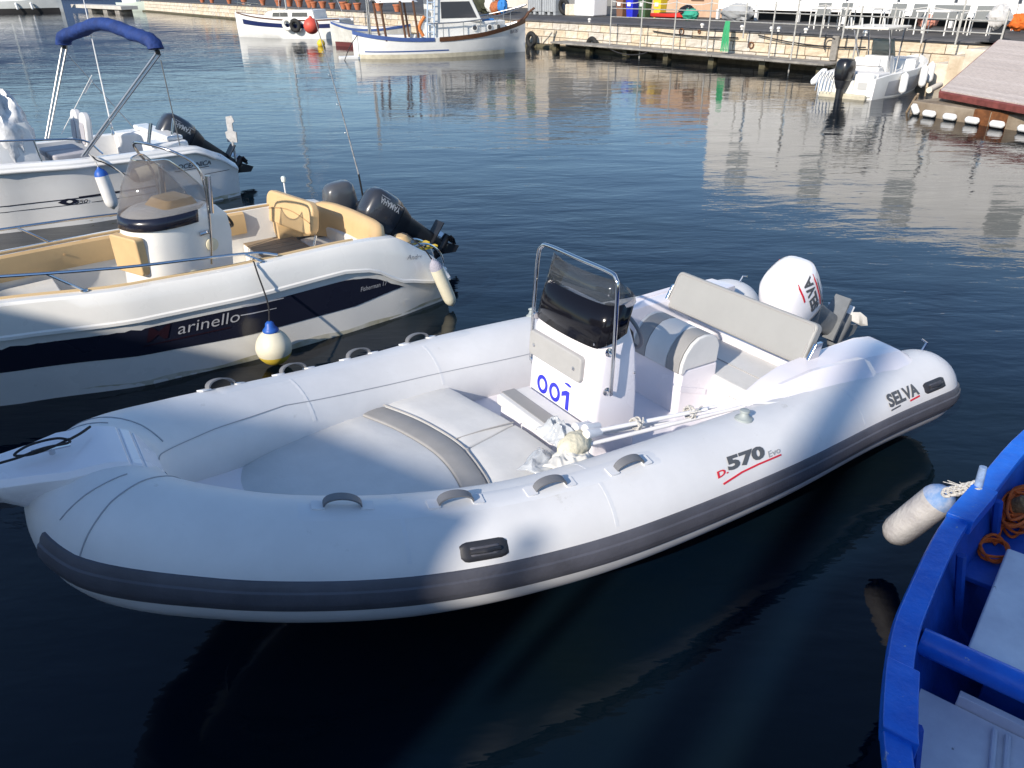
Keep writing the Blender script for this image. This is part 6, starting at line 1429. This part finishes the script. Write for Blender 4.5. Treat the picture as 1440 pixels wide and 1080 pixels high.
heap('net_pile', 'dark pile of fishing nets behind the cabin boat bow', 'nets', 28.2,3.2,0,(1.3,.8,.75), mat('dark_net', (.06,.065,.04), .9, var=.5, vscale=9), 37.)
heap('white_sack', 'white sack leaning on the dark net pile', 'sack', 27.3,2.6,.1,(.4,.35,.55), mat('white_sack', (.66,.64,.60), .8), 39.)
heap('orange_net', 'orange brown net heap on the quay by the blue cloth', 'nets', 26.6,2.5,0,(.5,.4,.42), mat('orange_net', (.45,.15,.06), .9, var=.4, vscale=12), 41.)
heap('blue_cloth', 'bright blue cloth hanging over gear behind the cabin boat bow', 'cloth', 25.9,2.4,.1,(.35,.25,.42), mat('bright_blue_cloth', (.03,.18,.48), .8), 43.)
heap('pale_green_bag', 'pale green bag on top of the fishing gear', 'bag', 27.0,3.0,.75,(.5,.4,.2), mat('pale_green_bag', (.40,.55,.35), .7), 45.)
heap('orange_flowers', 'clump of orange flowers before the dark terrace void', 'flowers', .2,4.4,.1,(.42,.35,.3), mat('orange_petals', (.75,.16,.02), .8, var=.4, vscale=14), 47.)
heap('pink_cushions', 'pink cushions heaped beside the white terrace tables', 'cushions', 3.0,4.0,.1,(.4,.3,.25), mat('pink_fabric', (.62,.27,.20), .8, var=.2, vscale=9), 49.)
e = thing('pink_stand_in', 'low pink shape with grey top standing for an unidentified object under the terrace edge', 'box', M=QM @ T(1.05,4.6,QTOP)); mb = MB(); mb.box(-.5,.5,-.25,.25,0,.2); mb.build('body', mat('pink_plastic', (.55,.20,.20), .5), e, bevel=.04)  # plain shape stands in for an unidentified red and grey object
mb = MB(); mb.loft([[(-.42,-.2,.2),(.42,-.2,.2),(.42,.2,.2),(-.42,.2,.2)],[(-.25,-.16,.38),(.25,-.16,.38),(.25,.16,.38),(-.25,.16,.38)]]); mb.build('lid', CHG, e, bevel=.03)
heap('covered_outboard', 'outboard motor under a pale grey cover beside the ramp', 'motor', -.75,.55,.35,(.36,.30,.38), mat('grey_cover', (.52,.51,.50), .7, var=.15, vscale=6), 51.)
mb = MB(); e = [o for o in bpy.data.objects if o.name.startswith('covered_outboard')][0]
mb.box(-.1,.25,-.05,.05,-.35,.1); mb.build('leg', LEGB, e, bevel=.02)
# terracotta pots along the quay
POT = mat('terracotta', (.50,.17,.08), .8, var=.25, vscale=5); LEAF = mat('pot_leaves', (.06,.10,.04), .7, var=.4, vscale=12)
pot0 = None
for i, s_ in enumerate((74,71,66,62,58.5,54.5,52.8,50.8,48.6,47.3,46.2,44.3,42.6,41.4,40.6,37.5,35)):
    if pot0 is None:
        pot0 = thing('terracotta_pot', 'terracotta pot in the long row on the quay edge', 'pot', M=QM @ T(-s_,.9,QTOP), group='terracotta pots on the quay'); o = pot0
        mb = MB(); mb.lathe([(.17,0),(.27,.38),(.31,.40),(.31,.48),(.26,.48),(.25,.42)], 16); mb.build('pot', POT, pot0)
        mb = MB()
        for k in range(26):
            a = random.uniform(0,6.28); r = random.uniform(.02,.25); z = .45+random.uniform(0,.35); q = Vector((r*cos(a), r*sin(a), z)); d = Vector((random.uniform(-.1,.1),random.uniform(-.1,.1),random.uniform(.02,.12)))
            mb.add([q, q+d+Vector((.04,0,0)), q+d*2, q+d+Vector((-.04,0,.01))], [(0,1,2,3)])
        tag(mb.build('leaves', LEAF, pot0), kind='stuff')
    else:
        o = copy_tree(pot0); o.matrix_world = QM @ T(-s_,.9+random.uniform(-.2,.3),QTOP) @ RZ(i) @ Matrix.Scale(random.uniform(.8,1.15), 4)
